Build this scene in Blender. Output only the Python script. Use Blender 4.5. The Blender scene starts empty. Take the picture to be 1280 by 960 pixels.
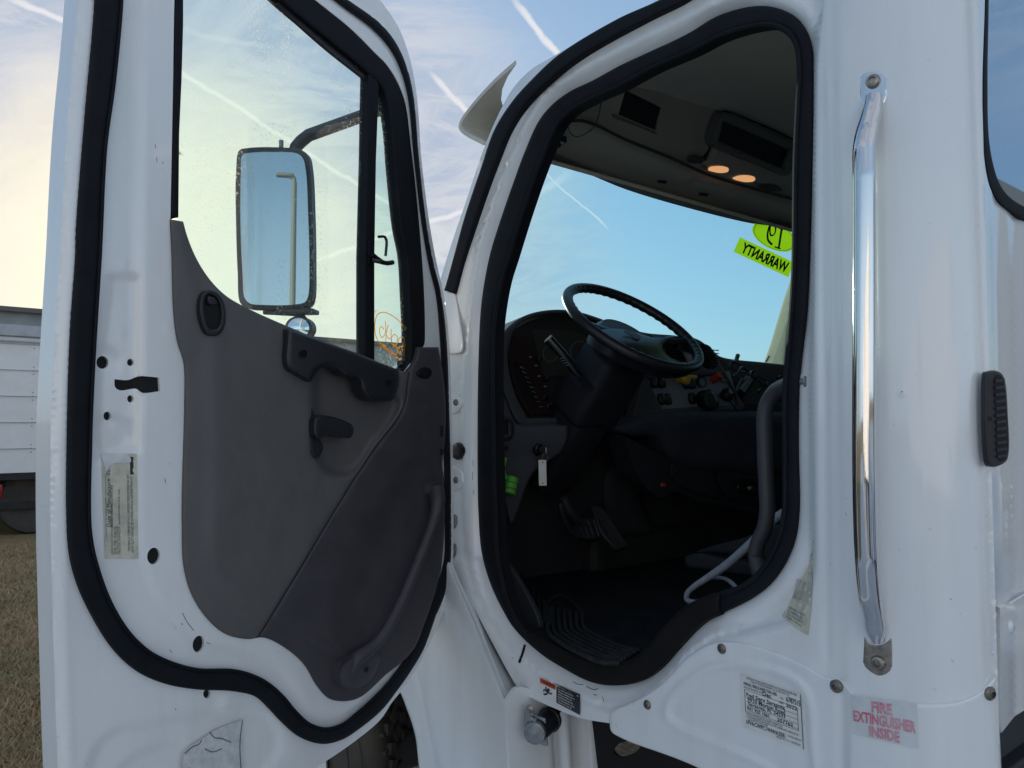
import bpy, math, random
import numpy as np
from mathutils import Vector, Matrix
from mathutils.geometry import delaunay_2d_cdt
random.seed(5); rng = np.random.default_rng(7)
SC = bpy.context.scene; COL = SC.collection
R = math.radians
# ------------------------------------------------------------------ camera
TH = R(38.7); PI = math.pi
PT = math.atan(50/960)
CAM = np.array([-1.25, 0.0, 1.65]); F = 960.0
cf = np.array([math.sin(TH)*math.cos(PT), math.cos(TH)*math.cos(PT), math.sin(PT)])
cr = np.array([math.cos(TH), -math.sin(TH), 0.0]); cu = np.cross(cr, cf)
cd = bpy.data.cameras.new('camera'); cam = bpy.data.objects.new('camera', cd); COL.objects.link(cam)
cam.matrix_world = Matrix(((cr[0],cu[0],-cf[0],CAM[0]),(cr[1],cu[1],-cf[1],CAM[1]),(cr[2],cu[2],-cf[2],CAM[2]),(0,0,0,1)))
cd.sensor_width = 36; cd.lens = 27; cd.clip_start = .02; cd.clip_end = 2000; SC.camera = cam
def ray(P):
    P = np.atleast_2d(np.asarray(P, float))[:, :2]
    return cf + (P[:,:1]-640)/F*cr + (480-P[:,1:2])/F*cu
def proj(P):
    d = np.atleast_2d(P)-CAM; z = d@cf
    return np.stack([640+F*(d@cr)/z, 480-F*(d@cu)/z], -1)
# ------------------------------------------------------------------ surfaces the photo's outlines are laid on
class Plane:
    def __init__(s, p, n): s.p = np.array(p, float); s.n = np.array(n, float)/np.linalg.norm(n)
    def lift(s, P, h=0.0):
        if callable(h): h = h(np.atleast_2d(np.asarray(P, float))[:, :2])
        r = ray(P); h = np.broadcast_to(np.asarray(h, float), (len(r),))
        t = ((s.p-CAM)@s.n + h)/(r@s.n)
        return CAM + r*t[:,None]
    def normal(s, P): return np.tile(s.n, (len(np.atleast_2d(P)), 1))
class Side:
    """cab side: straight in plan, then rounding the rear corner"""
    def __init__(s):
        L = .235; best = None
        for L in np.linspace(.15, .3, 60):
            C = s.curve(L); b = math.atan2(C[-1,0]+1.25, C[-1,1]); px = 640+960*math.tan(b-TH)
            if best is None or abs(px-1238) < best[0]: best = (abs(px-1238), L)
        C = s.curve(best[1]); s.C = C
        T = np.gradient(C, axis=0); T /= np.linalg.norm(T, axis=1)[:,None]
        s.N = np.stack([T[:,1], -T[:,0]], -1)        # outward (towards -X at the straight part)
        s.b = np.arctan2(C[:,0]-CAM[0], C[:,1]-CAM[1])
    def curve(s, L):
        a = [(0, y) for y in np.linspace(3.2, .68, 200)]
        x, y = 0, .68; n = 240
        for i in range(n):
            ph = R(84)*((i+.5)/n)**1.7; x += math.sin(ph)*L/n; y -= math.cos(ph)*L/n; a.append((x, y))
        return np.array(a)
    def at(s, P):
        r = ray(P); b = np.arctan2(r[:,0], r[:,1])
        c = np.stack([np.interp(b, s.b, s.C[:,0]), np.interp(b, s.b, s.C[:,1])], -1)
        n = np.stack([np.interp(b, s.b, s.N[:,0]), np.interp(b, s.b, s.N[:,1])], -1)
        n /= np.linalg.norm(n, axis=1)[:,None]
        return r, c, n
    def lift(s, P, h=0.0):
        if callable(h): h = h(np.atleast_2d(np.asarray(P, float))[:, :2])
        r, c, n = s.at(P); h = np.broadcast_to(np.asarray(h, float), (len(r),))
        t = (np.einsum('ij,ij->i', c-CAM[:2], n)+h)/np.einsum('ij,ij->i', r[:,:2], n)
        return CAM + r*t[:,None]
    def normal(s, P):
        r, c, n = s.at(P); return np.concatenate([n, np.zeros((len(n),1))], 1)
class HF:
    "a relief height plus a constant"
    def __init__(s, f, d=0.0): s.f = f; s.d = d
    def __call__(s, P): return s.f(P)+s.d
    def __add__(s, d): return HF(s.f, s.d+d)
SIDE = Side()
ye = float(SIDE.C[-1,1]); xe = float(SIDE.C[-1,0])
BACK = Plane((0, ye-.004, 0), (0,-1,0))
HN = np.array([-.03, 1.795]); DU = np.array([-.9626, -.271]); DN = np.array([.271, -.9626])
DOOR = Plane((HN[0], HN[1], 0), (DN[0], DN[1], 0))
# ------------------------------------------------------------------ curves in the outline plane
def crv(pts, closed=True, step=4.0):
    """centripetal Catmull-Rom through the points; a point with a third value is a sharp corner"""
    n = len(pts); out = []
    P = [np.array(p[:2], float) for p in pts]; S = [len(p) > 2 for p in pts]
    for i in range(n if closed else n-1):
        a, b = P[i], P[(i+1) % n]
        p0 = P[i-1] if (closed or i > 0) and not S[i] else 2*a-b
        p3 = P[(i+2) % n] if (closed or i+2 < n) and not S[(i+1) % n] else 2*b-a
        L = np.linalg.norm(b-a)
        if L < 1e-6: continue
        t0 = 0; t1 = max(np.linalg.norm(a-p0)**.5, 1e-3); t2 = t1+L**.5; t3 = t2+max(np.linalg.norm(p3-b)**.5, 1e-3)
        m = max(1, int(round(L/step)))
        for k in range(m):
            t = t1+(t2-t1)*k/m
            A1 = (t1-t)/(t1-t0)*p0+(t-t0)/(t1-t0)*a; A2 = (t2-t)/(t2-t1)*a+(t-t1)/(t2-t1)*b; A3 = (t3-t)/(t3-t2)*b+(t-t2)/(t3-t2)*p3
            B1 = (t2-t)/(t2-t0)*A1+(t-t0)/(t2-t0)*A2; B2 = (t3-t)/(t3-t1)*A2+(t-t1)/(t3-t1)*A3
            out.append((t2-t)/(t2-t1)*B1+(t-t1)/(t2-t1)*B2)
    if not closed: out.append(P[-1])
    return np.array(out)
def circ(x, y, rx, ry=None, n=24, rot=0):
    ry = ry or rx; a = np.linspace(0, 2*PI, n, endpoint=False)
    c, s = math.cos(R(rot)), math.sin(R(rot)); u, v = rx*np.cos(a), ry*np.sin(a)
    return np.stack([x+u*c-v*s, y+u*s+v*c], -1)
def segd(P, poly, closed=True):
    """distance and side of the points to a polyline"""
    A = poly; B = np.roll(poly, -1, 0)
    if not closed: A = poly[:-1]; B = poly[1:]
    d2 = np.full(len(P), 1e18); sg = np.ones(len(P))
    for k in range(0, len(P), 4000):
        Q = P[k:k+4000, None, :]; ab = (B-A)[None]; ap = Q-A[None]
        t = np.clip((ap*ab).sum(-1)/np.maximum((ab*ab).sum(-1), 1e-12), 0, 1)
        dd = ap-ab*t[...,None]; e = (dd*dd).sum(-1); j = e.argmin(1); i = np.arange(len(j))
        d2[k:k+4000] = e[i, j]
        cr_ = (B-A)[j,0]*ap[i,j,1]-(B-A)[j,1]*ap[i,j,0]; sg[k:k+4000] = np.sign(cr_)
    return np.sqrt(d2), sg
def inside(P, poly):
    A = poly; B = np.roll(poly, -1, 0); r = np.zeros(len(P), bool)
    for (x1,y1),(x2,y2) in zip(A, B):
        if y1 == y2: continue
        c = ((y1 > P[:,1]) != (y2 > P[:,1])) & (P[:,0] < (x2-x1)*(P[:,1]-y1)/(y2-y1)+x1); r ^= c
    return r
def ss(x, a, b):
    t = np.clip((x-a)/(b-a), 0, 1); return t*t*(3-2*t)
# ------------------------------------------------------------------ objects
def link(name, verts, faces, mats, parent=None, smooth=True, mi=None, center=False):
    me = bpy.data.meshes.new(name)
    verts = np.asarray(verts, float); off = np.zeros(3)
    if center: off = np.array([verts[:,0].mean(), verts[:,1].mean(), verts[:,2].min()]); verts = verts-off
    me.from_pydata(verts.tolist(), [], [tuple(int(i) for i in f) for f in faces])
    if not isinstance(mats, (list, tuple)): mats = [mats]
    for m in mats: me.materials.append(m)
    if mi is not None: me.polygons.foreach_set('material_index', np.array(mi, dtype=np.int32))
    me.polygons.foreach_set('use_smooth', [bool(smooth)]*len(me.polygons))
    me.update(); o = bpy.data.objects.new(name, me); COL.objects.link(o); o.location = off.tolist()
    if parent is not None: setpar(o, parent)
    return o
def setpar(o, p):
    o.parent = p
    m = Matrix.Identity(4); q = p
    while q: m = Matrix.Translation(q.location) @ m if not q.parent else Matrix.Translation(q.location) @ m; q = q.parent
    o.matrix_parent_inverse = Matrix.Identity(4)
    # all empties/parts are only ever translated: compensate
    t = Vector((0,0,0)); q = p
    while q: t += q.location; q = q.parent
    o.location = Vector(o.location)-t
def empty(name, loc, label=None, cat=None, group=None):
    o = bpy.data.objects.new(name, None); COL.objects.link(o); o.location = loc; o.empty_display_size = .2
    if label: tag(o, label, cat, group)
    return o
def tag(o, label, cat=None, group=None, kind=None):
    if label: o['label'] = label
    if cat: o['category'] = cat
    if group: o['group'] = group
    if kind: o['kind'] = kind
    return o
class MB:
    def __init__(s): s.v = []; s.f = []; s.m = []
    def add(s, v, f, mi=0):
        b = len(s.v); s.v += [tuple(float(c) for c in p) for p in v]; s.f += [tuple(int(i)+b for i in q) for q in f]; s.m += [mi]*len(f); return s
    def box(s, c, size, axes=None, mi=0, bev=0.0):
        c = np.array(c, float); h = np.array(size, float)/2
        A = np.eye(3) if axes is None else np.array(axes, float)
        A = A/np.linalg.norm(A, axis=1)[:,None]
        bv = min(bev, h.min()*.9)
        if bv <= 0:
            vs = [c+A.T@(h*np.array(k)) for k in [(-1,-1,-1),(1,-1,-1),(1,1,-1),(-1,1,-1),(-1,-1,1),(1,-1,1),(1,1,1),(-1,1,1)]]
            s.add(vs, [(0,3,2,1),(4,5,6,7),(0,1,5,4),(1,2,6,5),(2,3,7,6),(3,0,4,7)], mi); return s
        import bmesh
        bm = bmesh.new(); bmesh.ops.create_cube(bm, size=2)
        for v in bm.verts: v.co = Vector((v.co.x*h[0], v.co.y*h[1], v.co.z*h[2]))
        bmesh.ops.bevel(bm, geom=bm.edges[:], offset=bv, segments=3, profile=.5, affect='EDGES')
        bm.verts.index_update()
        s.add([c+A.T@np.array(v.co) for v in bm.verts], [[v.index for v in f.verts] for f in bm.faces], mi); bm.free(); return s
    def tube(s, P, r, n=12, closed=False, cap=True, mi=0, flat=1.0, up=None):
        P = np.array(P, float); m = len(P); rr = np.broadcast_to(np.asarray(r, float), (m,))
        T = np.roll(P,-1,0)-np.roll(P,1,0) if closed else np.gradient(P, axis=0)
        T /= np.linalg.norm(T, axis=1)[:,None]+1e-12
        u = np.array(up if up is not None else (0,0,1.0), float)
        if abs(T[0]@u) > .95 and up is None: u = np.array([1.0,0,0])
        vs = []
        a0 = u-T[0]*(u@T[0]); a0 /= np.linalg.norm(a0)
        for i in range(m):
            if up is not None: a0 = u-T[i]*(u@T[i]); a0 /= np.linalg.norm(a0)
            else: a0 = a0-T[i]*(a0@T[i]); a0 /= np.linalg.norm(a0)
            b0 = np.cross(T[i], a0)
            for k in range(n):
                t = 2*PI*k/n; vs.append(P[i]+rr[i]*(math.cos(t)*a0*flat+math.sin(t)*b0))
        fs = []
        for i in range(m if closed else m-1):
            j = (i+1) % m
            for k in range(n): fs.append((i*n+k, i*n+(k+1)%n, j*n+(k+1)%n, j*n+k))
        if cap and not closed: fs += [tuple(range(n-1,-1,-1)), tuple((m-1)*n+k for k in range(n))]
        s.add(vs, fs, mi); return s
    def lathe(s, c, ax, prof, n=24, mi=0, ref=None):
        """prof: (radius, height along ax)"""
        c = np.array(c, float); ax = np.array(ax, float); ax /= np.linalg.norm(ax)
        e = np.array(ref if ref is not None else ((0,0,1) if abs(ax[2]) < .9 else (1,0,0)), float); e = e-ax*(e@ax); e /= np.linalg.norm(e); g = np.cross(ax, e)
        vs = []; fs = []
        for (r, h) in prof:
            for k in range(n): t = 2*PI*k/n; vs.append(c+ax*h+r*(math.cos(t)*e+math.sin(t)*g))
        for i in range(len(prof)-1):
            for k in range(n): fs.append((i*n+k, i*n+(k+1)%n, (i+1)*n+(k+1)%n, (i+1)*n+k))
        if prof[0][0] > 1e-5: fs.append(tuple(range(n-1,-1,-1)))
        if prof[-1][0] > 1e-5: fs.append(tuple((len(prof)-1)*n+k for k in range(n)))
        s.add(vs, fs, mi); return s
    def build(s, name, mats, parent=None, smooth=True, center=False):
        o = link(name, s.v, s.f, mats, parent, smooth, s.m, center)
        if smooth:
            o.data.update()
            try: o.data.set_sharp_from_angle(angle=R(38))
            except Exception: pass
        return o
# ---- sheet traced on a surface: triangulated in the outline plane, relief h(P) in metres
def panel(name, surf, outer, mats, parent=None, holes=(), cell=6.0, h=None, thick=0.0, er=0.0, eh=0.0, back=False, mb=None, mi=0, lines=(), smooth=True):
    """er: edge rounding width (px), eh: its drop (m)"""
    loops = [np.asarray(outer, float)]+[np.asarray(q, float) for q in holes]
    allp = np.concatenate(loops); lo = loops[0].min(0); hi = loops[0].max(0)
    gy = np.arange(lo[1], hi[1], cell*.87); pts = []
    for j, y in enumerate(gy):
        xs = np.arange(lo[0]+(cell/2 if j % 2 else 0), hi[0], cell); pts.append(np.stack([xs, np.full(len(xs), y)], -1))
    G = np.concatenate(pts) if pts else np.zeros((0,2))
    def ok(Q, dmin):
        if len(Q) == 0: return Q
        m = inside(Q, loops[0])
        for q in loops[1:]: m &= ~inside(Q, q)
        Q = Q[m]
        if len(Q) == 0: return Q
        d = np.full(len(Q), 1e9)
        for q in loops: d = np.minimum(d, segd(Q, q)[0])
        return Q[d > dmin]
    extra = []
    if er > 0:
        for q in loops:
            T = np.roll(q,-1,0)-np.roll(q,1,0); N = np.stack([-T[:,1], T[:,0]], -1); N /= np.linalg.norm(N, axis=1)[:,None]+1e-9
            for fr in (.12, .4, 1.0):
                for sg in (1, -1):
                    extra.append(ok(q+N*er*fr*sg, er*fr*.93))
        G = ok(G, er*1.25)
    else: G = ok(G, cell*.45)
    base = [allp]+[e for e in extra if len(e)]+[np.asarray(l, float) for l in lines]
    V = np.concatenate(base+[G]) if len(G) else np.concatenate(base)
    ed = []; k = 0
    for q in loops:
        m = len(q); ed += [(k+i, k+(i+1) % m) for i in range(m)]; k += m
    ks = k+sum(len(e) for e in extra if len(e))
    for l in lines:
        ed += [(ks+i, ks+i+1) for i in range(len(l)-1)]; ks += len(l)
    res = delaunay_2d_cdt([Vector(p) for p in V.tolist()], ed, [], 0, 1e-4)
    v2 = np.array([tuple(p) for p in res[0]]); tr = np.array([tuple(f) for f in res[2]])
    cen = v2[tr].mean(1); m = inside(cen, loops[0])
    for q in loops[1:]: m &= ~inside(cen, q)
    tr = tr[m]; used = np.unique(tr); mp = -np.ones(len(v2), int); mp[used] = np.arange(len(used)); tr = mp[tr]; v2 = v2[used]
    def H(Q):
        z = np.zeros(len(Q)) if h is None else (np.full(len(Q), float(h)) if np.isscalar(h) else h(Q))
        if er > 0:
            d = np.full(len(Q), 1e9)
            for q in loops: d = np.minimum(d, segd(Q, q)[0])
            t = np.clip(1-d/er, 0, 1); z = z-eh*(1-np.sqrt(np.maximum(1-t*t, 0)))
        return z
    W = surf.lift(v2, H(v2))
    # orient towards the camera
    nn = np.cross(W[tr[:,1]]-W[tr[:,0]], W[tr[:,2]]-W[tr[:,0]])
    fl = np.einsum('ij,ij->i', nn, W[tr[:,0]]-CAM) > 0
    tr[fl] = tr[fl][:, ::-1]
    B = mb or MB(); B.add(W, tr, mi)
    if thick > 0:
        for q in loops:
            a = surf.lift(q, H(q)); b = a-surf.normal(q)*thick; n = len(q)
            B.add(np.concatenate([a, b]), [(i, (i+1) % n, n+(i+1) % n, n+i) for i in range(n)], mi)
        if back: B.add(W-surf.normal(v2)*thick, tr[:, ::-1], mi)
    if mb is not None: return None
    return link(name, B.v, B.f, mats, parent, smooth, B.m)
def path(surf, pts, hs, step=5, closed=False):
    """3D path over a surface, stand-off hs given per point"""
    P = crv(pts, closed, step); n = len(P)
    if np.isscalar(hs) or callable(hs): H = hs
    else:
        src = np.array([p[:2] for p in pts], float); L = np.r_[0, np.cumsum(np.linalg.norm(np.diff(P, axis=0), axis=1))]
        idx = [int(np.argmin(((P-q)**2).sum(1))) for q in src]; H = np.interp(L, L[idx], hs)
    return surf.lift(P, H)
def disc(mb, surf, x, y, r, h0, prof, n=20, mi=0):
    c = surf.lift([(x,y)], h0)[0]; mb.lathe(c, surf.normal([(x,y)])[0], [(r*a, b) for a, b in prof], n, mi, ref=(0,0,1)); return c
def textmesh(s, bold=False):
    cu_ = bpy.data.curves.new('t', 'FONT'); cu_.body = s; cu_.size = 1; cu_.resolution_u = 2
    cu_.offset = float(bold) if bold and bold is not True else (.018 if bold else 0)
    o = bpy.data.objects.new('t', cu_); COL.objects.link(o)
    bpy.context.view_layer.update()
    me = bpy.data.meshes.new_from_object(o.evaluated_get(bpy.context.evaluated_depsgraph_get()))
    v = np.array([tuple(p.co) for p in me.vertices]); f = [tuple(p.vertices) for p in me.polygons]
    bpy.data.objects.remove(o); bpy.data.curves.remove(cu_); bpy.data.meshes.remove(me)
    if len(v) == 0: return np.zeros((0,2)), []
    return v[:, :2], f
def bil(quad, U):
    q = np.array(quad, float); u = U[:,:1]; v = U[:,1:2]       # u right, v down
    return q[0]*(1-u)*(1-v)+q[1]*u*(1-v)+q[2]*u*v+q[3]*(1-u)*v
def write(mb, surf, quad, txt, box, mi, h, bold=False, fit=True):
    """text inside box (u0,v0,u1,v1) of the quad; lies h above the surface"""
    v, f = textmesh(txt, bold)
    if len(v) == 0: return
    lo = v.min(0); hi = v.max(0); w = (v-lo)/np.maximum(hi-lo, 1e-6)
    u0, v0, u1, v1 = box
    U = np.stack([u0+(u1-u0)*w[:,0], v1-(v1-v0)*w[:,1]], -1)
    mb.add(surf.lift(bil(quad, U), h), f, mi)
def rectq(mb, surf, quad, box, mi, h, n=1, m=None):
    u0, v0, u1, v1 = box; m = m or max(1, n); U = [(u0+(u1-u0)*i/n, v0+(v1-v0)*j/m) for i in range(n+1) for j in range(m+1)]
    mb.add(surf.lift(bil(quad, np.array(U)), h), [(i*(m+1)+j, i*(m+1)+j+1, (i+1)*(m+1)+j+1, (i+1)*(m+1)+j) for i in range(n) for j in range(m)], mi)
# ------------------------------------------------------------------ materials
def nd(nt, t, **k):
    n = nt.nodes.new(t)
    for a, b in k.items():
        if a in n.inputs: n.inputs[a].default_value = b
        else: setattr(n, a, b)
    return n
def mat(name, col, rough=.5, metal=0.0, coat=0.0, noise=0.0, nscale=8.0, bump=0.0, bscale=300.0, bdist=.001, col2=None, spec=.5, rvar=0.0, stretch=None):
    m = bpy.data.materials.new(name); m.use_nodes = True; nt = m.node_tree; b = nt.nodes['Principled BSDF']
    b.inputs['Base Color'].default_value = (*col, 1); b.inputs['Roughness'].default_value = rough; b.inputs['Metallic'].default_value = metal
    b.inputs['Specular IOR Level'].default_value = spec
    if coat: b.inputs['Coat Weight'].default_value = coat; b.inputs['Coat Roughness'].default_value = .06
    tc = nd(nt, 'ShaderNodeTexCoord'); src = tc.outputs['Object']
    if stretch:
        mp = nd(nt, 'ShaderNodeMapping'); mp.inputs['Scale'].default_value = stretch; nt.links.new(src, mp.inputs[0]); src = mp.outputs[0]
    if noise or rvar:
        n = nd(nt, 'ShaderNodeTexNoise', Scale=nscale, Detail=8.0, Roughness=.65); nt.links.new(src, n.inputs['Vector'])
        rp = nd(nt, 'ShaderNodeValToRGB'); rp.color_ramp.elements[0].position = .38; rp.color_ramp.elements[1].position = .68
        c2 = col2 or tuple(c*(1-noise) for c in col)
        rp.color_ramp.elements[0].color = (*col, 1); rp.color_ramp.elements[1].color = (*c2, 1)
        nt.links.new(n.outputs['Fac'], rp.inputs[0]); nt.links.new(rp.outputs[0], b.inputs['Base Color'])
        if rvar:
            mr = nd(nt, 'ShaderNodeMapRange'); mr.inputs['From Min'].default_value = .3; mr.inputs['From Max'].default_value = .7
            mr.inputs['To Min'].default_value = rough-rvar; mr.inputs['To Max'].default_value = rough+rvar
            nt.links.new(n.outputs['Fac'], mr.inputs[0]); nt.links.new(mr.outputs[0], b.inputs['Roughness'])
    if bump:
        n2 = nd(nt, 'ShaderNodeTexNoise', Scale=bscale, Detail=4.0); nt.links.new(src, n2.inputs['Vector'])
        bp = nd(nt, 'ShaderNodeBump', Strength=bump, Distance=bdist); nt.links.new(n2.outputs['Fac'], bp.inputs['Height']); nt.links.new(bp.outputs[0], b.inputs['Normal'])
    return m
def paint(name, col, dirt=(.52,.51,.48), amt=.24, coat=.9, rough=.24):
    """painted sheet metal: faint orange peel and waves, specks and streaks of road dirt"""
    m = bpy.data.materials.new(name); m.use_nodes = True; nt = m.node_tree; b = nt.nodes['Principled BSDF']; L = nt.links.new
    b.inputs['Roughness'].default_value = rough; b.inputs['Coat Weight'].default_value = coat; b.inputs['Coat Roughness'].default_value = .05
    tc = nd(nt, 'ShaderNodeTexCoord')
    mp = nd(nt, 'ShaderNodeMapping'); mp.inputs['Scale'].default_value = (14, 14, 2.2); L(tc.outputs['Object'], mp.inputs[0])
    a = nd(nt, 'ShaderNodeTexNoise', Scale=1.0, Detail=8.0, Roughness=.6); L(mp.outputs[0], a.inputs['Vector'])
    r1 = nd(nt, 'ShaderNodeMapRange'); r1.inputs['From Min'].default_value = .45; r1.inputs['From Max'].default_value = .8; r1.inputs['To Max'].default_value = amt; L(a.outputs['Fac'], r1.inputs[0])
    sp = nd(nt, 'ShaderNodeTexNoise', Scale=90.0, Detail=3.0, Roughness=.5); L(tc.outputs['Object'], sp.inputs['Vector'])
    r2 = nd(nt, 'ShaderNodeMapRange'); r2.inputs['From Min'].default_value = .70; r2.inputs['From Max'].default_value = .76; r2.inputs['To Max'].default_value = .5; L(sp.outputs['Fac'], r2.inputs[0])
    ad = nd(nt, 'ShaderNodeMath', operation='MAXIMUM'); L(r1.outputs[0], ad.inputs[0]); L(r2.outputs[0], ad.inputs[1])
    mx = nd(nt, 'ShaderNodeMix', data_type='RGBA'); mx.inputs[6].default_value = (*col,1); mx.inputs[7].default_value = (*dirt,1)
    L(ad.outputs[0], mx.inputs[0]); L(mx.outputs[2], b.inputs['Base Color'])
    w = nd(nt, 'ShaderNodeTexNoise', Scale=5.0, Detail=1.0); L(tc.outputs['Object'], w.inputs['Vector'])
    bp = nd(nt, 'ShaderNodeBump', Strength=.16, Distance=.003); L(w.outputs['Fac'], bp.inputs['Height'])
    o = nd(nt, 'ShaderNodeTexNoise', Scale=260.0, Detail=2.0); L(tc.outputs['Object'], o.inputs['Vector'])
    bp2 = nd(nt, 'ShaderNodeBump', Strength=.06, Distance=.0006); L(o.outputs['Fac'], bp2.inputs['Height']); L(bp.outputs[0], bp2.inputs['Normal'])
    L(bp2.outputs[0], b.inputs['Normal']); L(bp2.outputs[0], b.inputs['Coat Normal'])
    return m
def glass(name, tint, dirt=0.0, refl=1.0, dscale=160.0, streak=True):
    m = bpy.data.materials.new(name); m.use_nodes = True; nt = m.node_tree; nt.nodes.clear(); L = nt.links.new
    out = nd(nt, 'ShaderNodeOutputMaterial'); tr = nd(nt, 'ShaderNodeBsdfTransparent'); tr.inputs[0].default_value = (*tint, 1)
    gl = nd(nt, 'ShaderNodeBsdfGlossy'); gl.inputs['Roughness'].default_value = .01; gl.inputs[0].default_value = (.95,.97,.97,1)
    fr = nd(nt, 'ShaderNodeFresnel', IOR=1.45)
    mm = nd(nt, 'ShaderNodeMath', operation='MULTIPLY'); mm.inputs[1].default_value = refl; L(fr.outputs[0], mm.inputs[0])
    mx = nd(nt, 'ShaderNodeMixShader'); L(mm.outputs[0], mx.inputs[0]); L(tr.outputs[0], mx.inputs[1]); L(gl.outputs[0], mx.inputs[2])
    last = mx
    if dirt > 0:
        tc = nd(nt, 'ShaderNodeTexCoord')
        n = nd(nt, 'ShaderNodeTexNoise', Scale=dscale, Detail=5.0, Roughness=.7); L(tc.outputs['Object'], n.inputs['Vector'])
        r = nd(nt, 'ShaderNodeMapRange'); r.inputs['From Min'].default_value = .53; r.inputs['From Max'].default_value = .68; L(n.outputs['Fac'], r.inputs[0])
        n2 = nd(nt, 'ShaderNodeTexNoise', Scale=5.0, Detail=4.0); mp = nd(nt, 'ShaderNodeMapping'); mp.inputs['Scale'].default_value = (3,3,.7) if streak else (1,1,1)
        L(tc.outputs['Object'], mp.inputs[0]); L(mp.outputs[0], n2.inputs['Vector'])
        r2 = nd(nt, 'ShaderNodeMapRange'); r2.inputs['From Min'].default_value = .42; r2.inputs['From Max'].default_value = .72; L(n2.outputs['Fac'], r2.inputs[0])
        k = nd(nt, 'ShaderNodeMath', operation='MULTIPLY'); L(r.outputs[0], k.inputs[0]); L(r2.outputs[0], k.inputs[1])
        k2 = nd(nt, 'ShaderNodeMath', operation='MULTIPLY_ADD'); k2.inputs[1].default_value = dirt; k2.inputs[2].default_value = dirt*.06; L(k.outputs[0], k2.inputs[0])
        df = nd(nt, 'ShaderNodeBsdfTranslucent'); df.inputs[0].default_value = (.8,.78,.7,1)
        d2 = nd(nt, 'ShaderNodeBsdfDiffuse'); d2.inputs[0].default_value = (.7,.7,.66,1)
        am = nd(nt, 'ShaderNodeMixShader'); am.inputs[0].default_value = .4; L(df.outputs[0], am.inputs[1]); L(d2.outputs[0], am.inputs[2])
        m2 = nd(nt, 'ShaderNodeMixShader'); L(k2.outputs[0], m2.inputs[0]); L(mx.outputs[0], m2.inputs[1]); L(am.outputs[0], m2.inputs[2]); last = m2
    L(last.outputs[0], out.inputs[0]); return m
WHITE = paint('white_paint', (.80,.81,.81))
WHITE2 = paint('white_paint_fender', (.80,.81,.81), amt=.25)
IVORY = mat('ivory_plastic', (.62,.60,.52), .4, noise=.2)
RUB = mat('black_rubber', (.0045,.0055,.0085), .66, spec=.2, bump=.2, bscale=200, noise=.4, nscale=20, col2=(.008,.009,.012))
RUB2 = mat('brown_black_rubber', (.0055,.005,.005), .68, spec=.18, bump=.2, bscale=200, noise=.4, nscale=20, col2=(.009,.008,.0075))
TRIMU = mat('warm_grey_plastic', (.094,.088,.088), .62, bump=.5, bscale=900, bdist=.0005, noise=.15, nscale=26, col2=(.112,.105,.103), rvar=.05, stretch=(1,1,.5))
TRIML = mat('charcoal_plastic', (.042,.038,.044), .6, bump=.5, bscale=900, bdist=.0005, noise=.15, nscale=18, col2=(.054,.050,.056), rvar=.06)
BLK = mat('black_plastic', (.017,.017,.020), .42, bump=.3, bscale=700, bdist=.0004)
BLKS = mat('shiny_black_plastic', (.010,.010,.012), .22)
VOID = mat('dark_cavity', (.004,.004,.005), .8)  # near-black stand-in for the shade inside holes, slots and gaps
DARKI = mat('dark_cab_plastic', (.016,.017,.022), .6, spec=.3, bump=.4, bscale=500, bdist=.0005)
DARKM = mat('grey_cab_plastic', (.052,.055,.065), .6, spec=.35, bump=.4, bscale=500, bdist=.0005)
PANELB = mat('bluish_switch_panel', (.19,.21,.27), .35)
LINER = mat('headliner_fabric', (.46,.42,.345), .9, bump=.5, bscale=600, bdist=.001, noise=.12, nscale=5)
CONS = mat('overhead_plastic', (.30,.275,.23), .75, bump=.3, bscale=600, bdist=.0005)
CONSD = mat('overhead_dark_plastic', (.11,.105,.095), .7, bump=.3, bscale=600, bdist=.0005)
FAB = mat('dark_cab_cloth', (.02,.022,.032), .95, bump=.8, bscale=40, bdist=.006)
CARPET = mat('dark_carpet', (.022,.024,.028), 1.0, bump=.8, bscale=400, bdist=.003)
MATR = mat('floor_mat_rubber', (.003,.004,.006), .75, spec=.2, noise=.5, nscale=14, col2=(.014,.015,.018), bump=.5, bscale=120)
BEIGE = mat('beige_pillar_trim', (.46,.42,.30), .9, spec=.05)
CHROME = mat('chrome', (.72,.72,.73), .07, 1.0, noise=.05, nscale=90, bump=.10, bscale=130, bdist=.0006, rvar=.02, col2=(.70,.69,.67), stretch=(1,1,.35))
STEEL = mat('worn_steel', (.42,.37,.32), .35, 1.0, noise=.5, nscale=60)
ZINC = mat('dull_zinc', (.33,.34,.35), .5, .7, noise=.5, nscale=40)
BOLT = mat('dull_bolt', (.26,.23,.20), .42, .85, noise=.4, nscale=200)
MIRR = mat('mirror_silver', (.80,.84,.87), .015, 1.0)
PAPER = mat('label_paper', (.74,.74,.71), .5, noise=.12, nscale=30)
PAPERY = mat('aged_label_paper', (.64,.62,.50), .5, noise=.3, nscale=40)
CLEARL = mat('clear_film', (.66,.68,.68), .4, noise=.1, nscale=50)
INK = mat('black_ink', (.03,.03,.035), .6)
INKF = mat('faded_black_ink', (.10,.10,.10), .6)
REDF = mat('faded_red_ink', (.62,.15,.22), .6, noise=.6, nscale=35, col2=(.68,.38,.44))
ORANGE = mat('warning_orange', (.62,.10,.03), .5)
LIME = bpy.data.materials.new('lime_sticker')
SILV = mat('silvery_foil', (.70,.72,.72), .4, .1, noise=.25, nscale=60, bump=.6, bscale=60, bdist=.003)
GLD = glass('door_glass', (.75,.93,.95), dirt=.9, refl=.8)
GLW = glass('vent_glass', (.66,.92,.88), dirt=.8, refl=.8)
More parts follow.
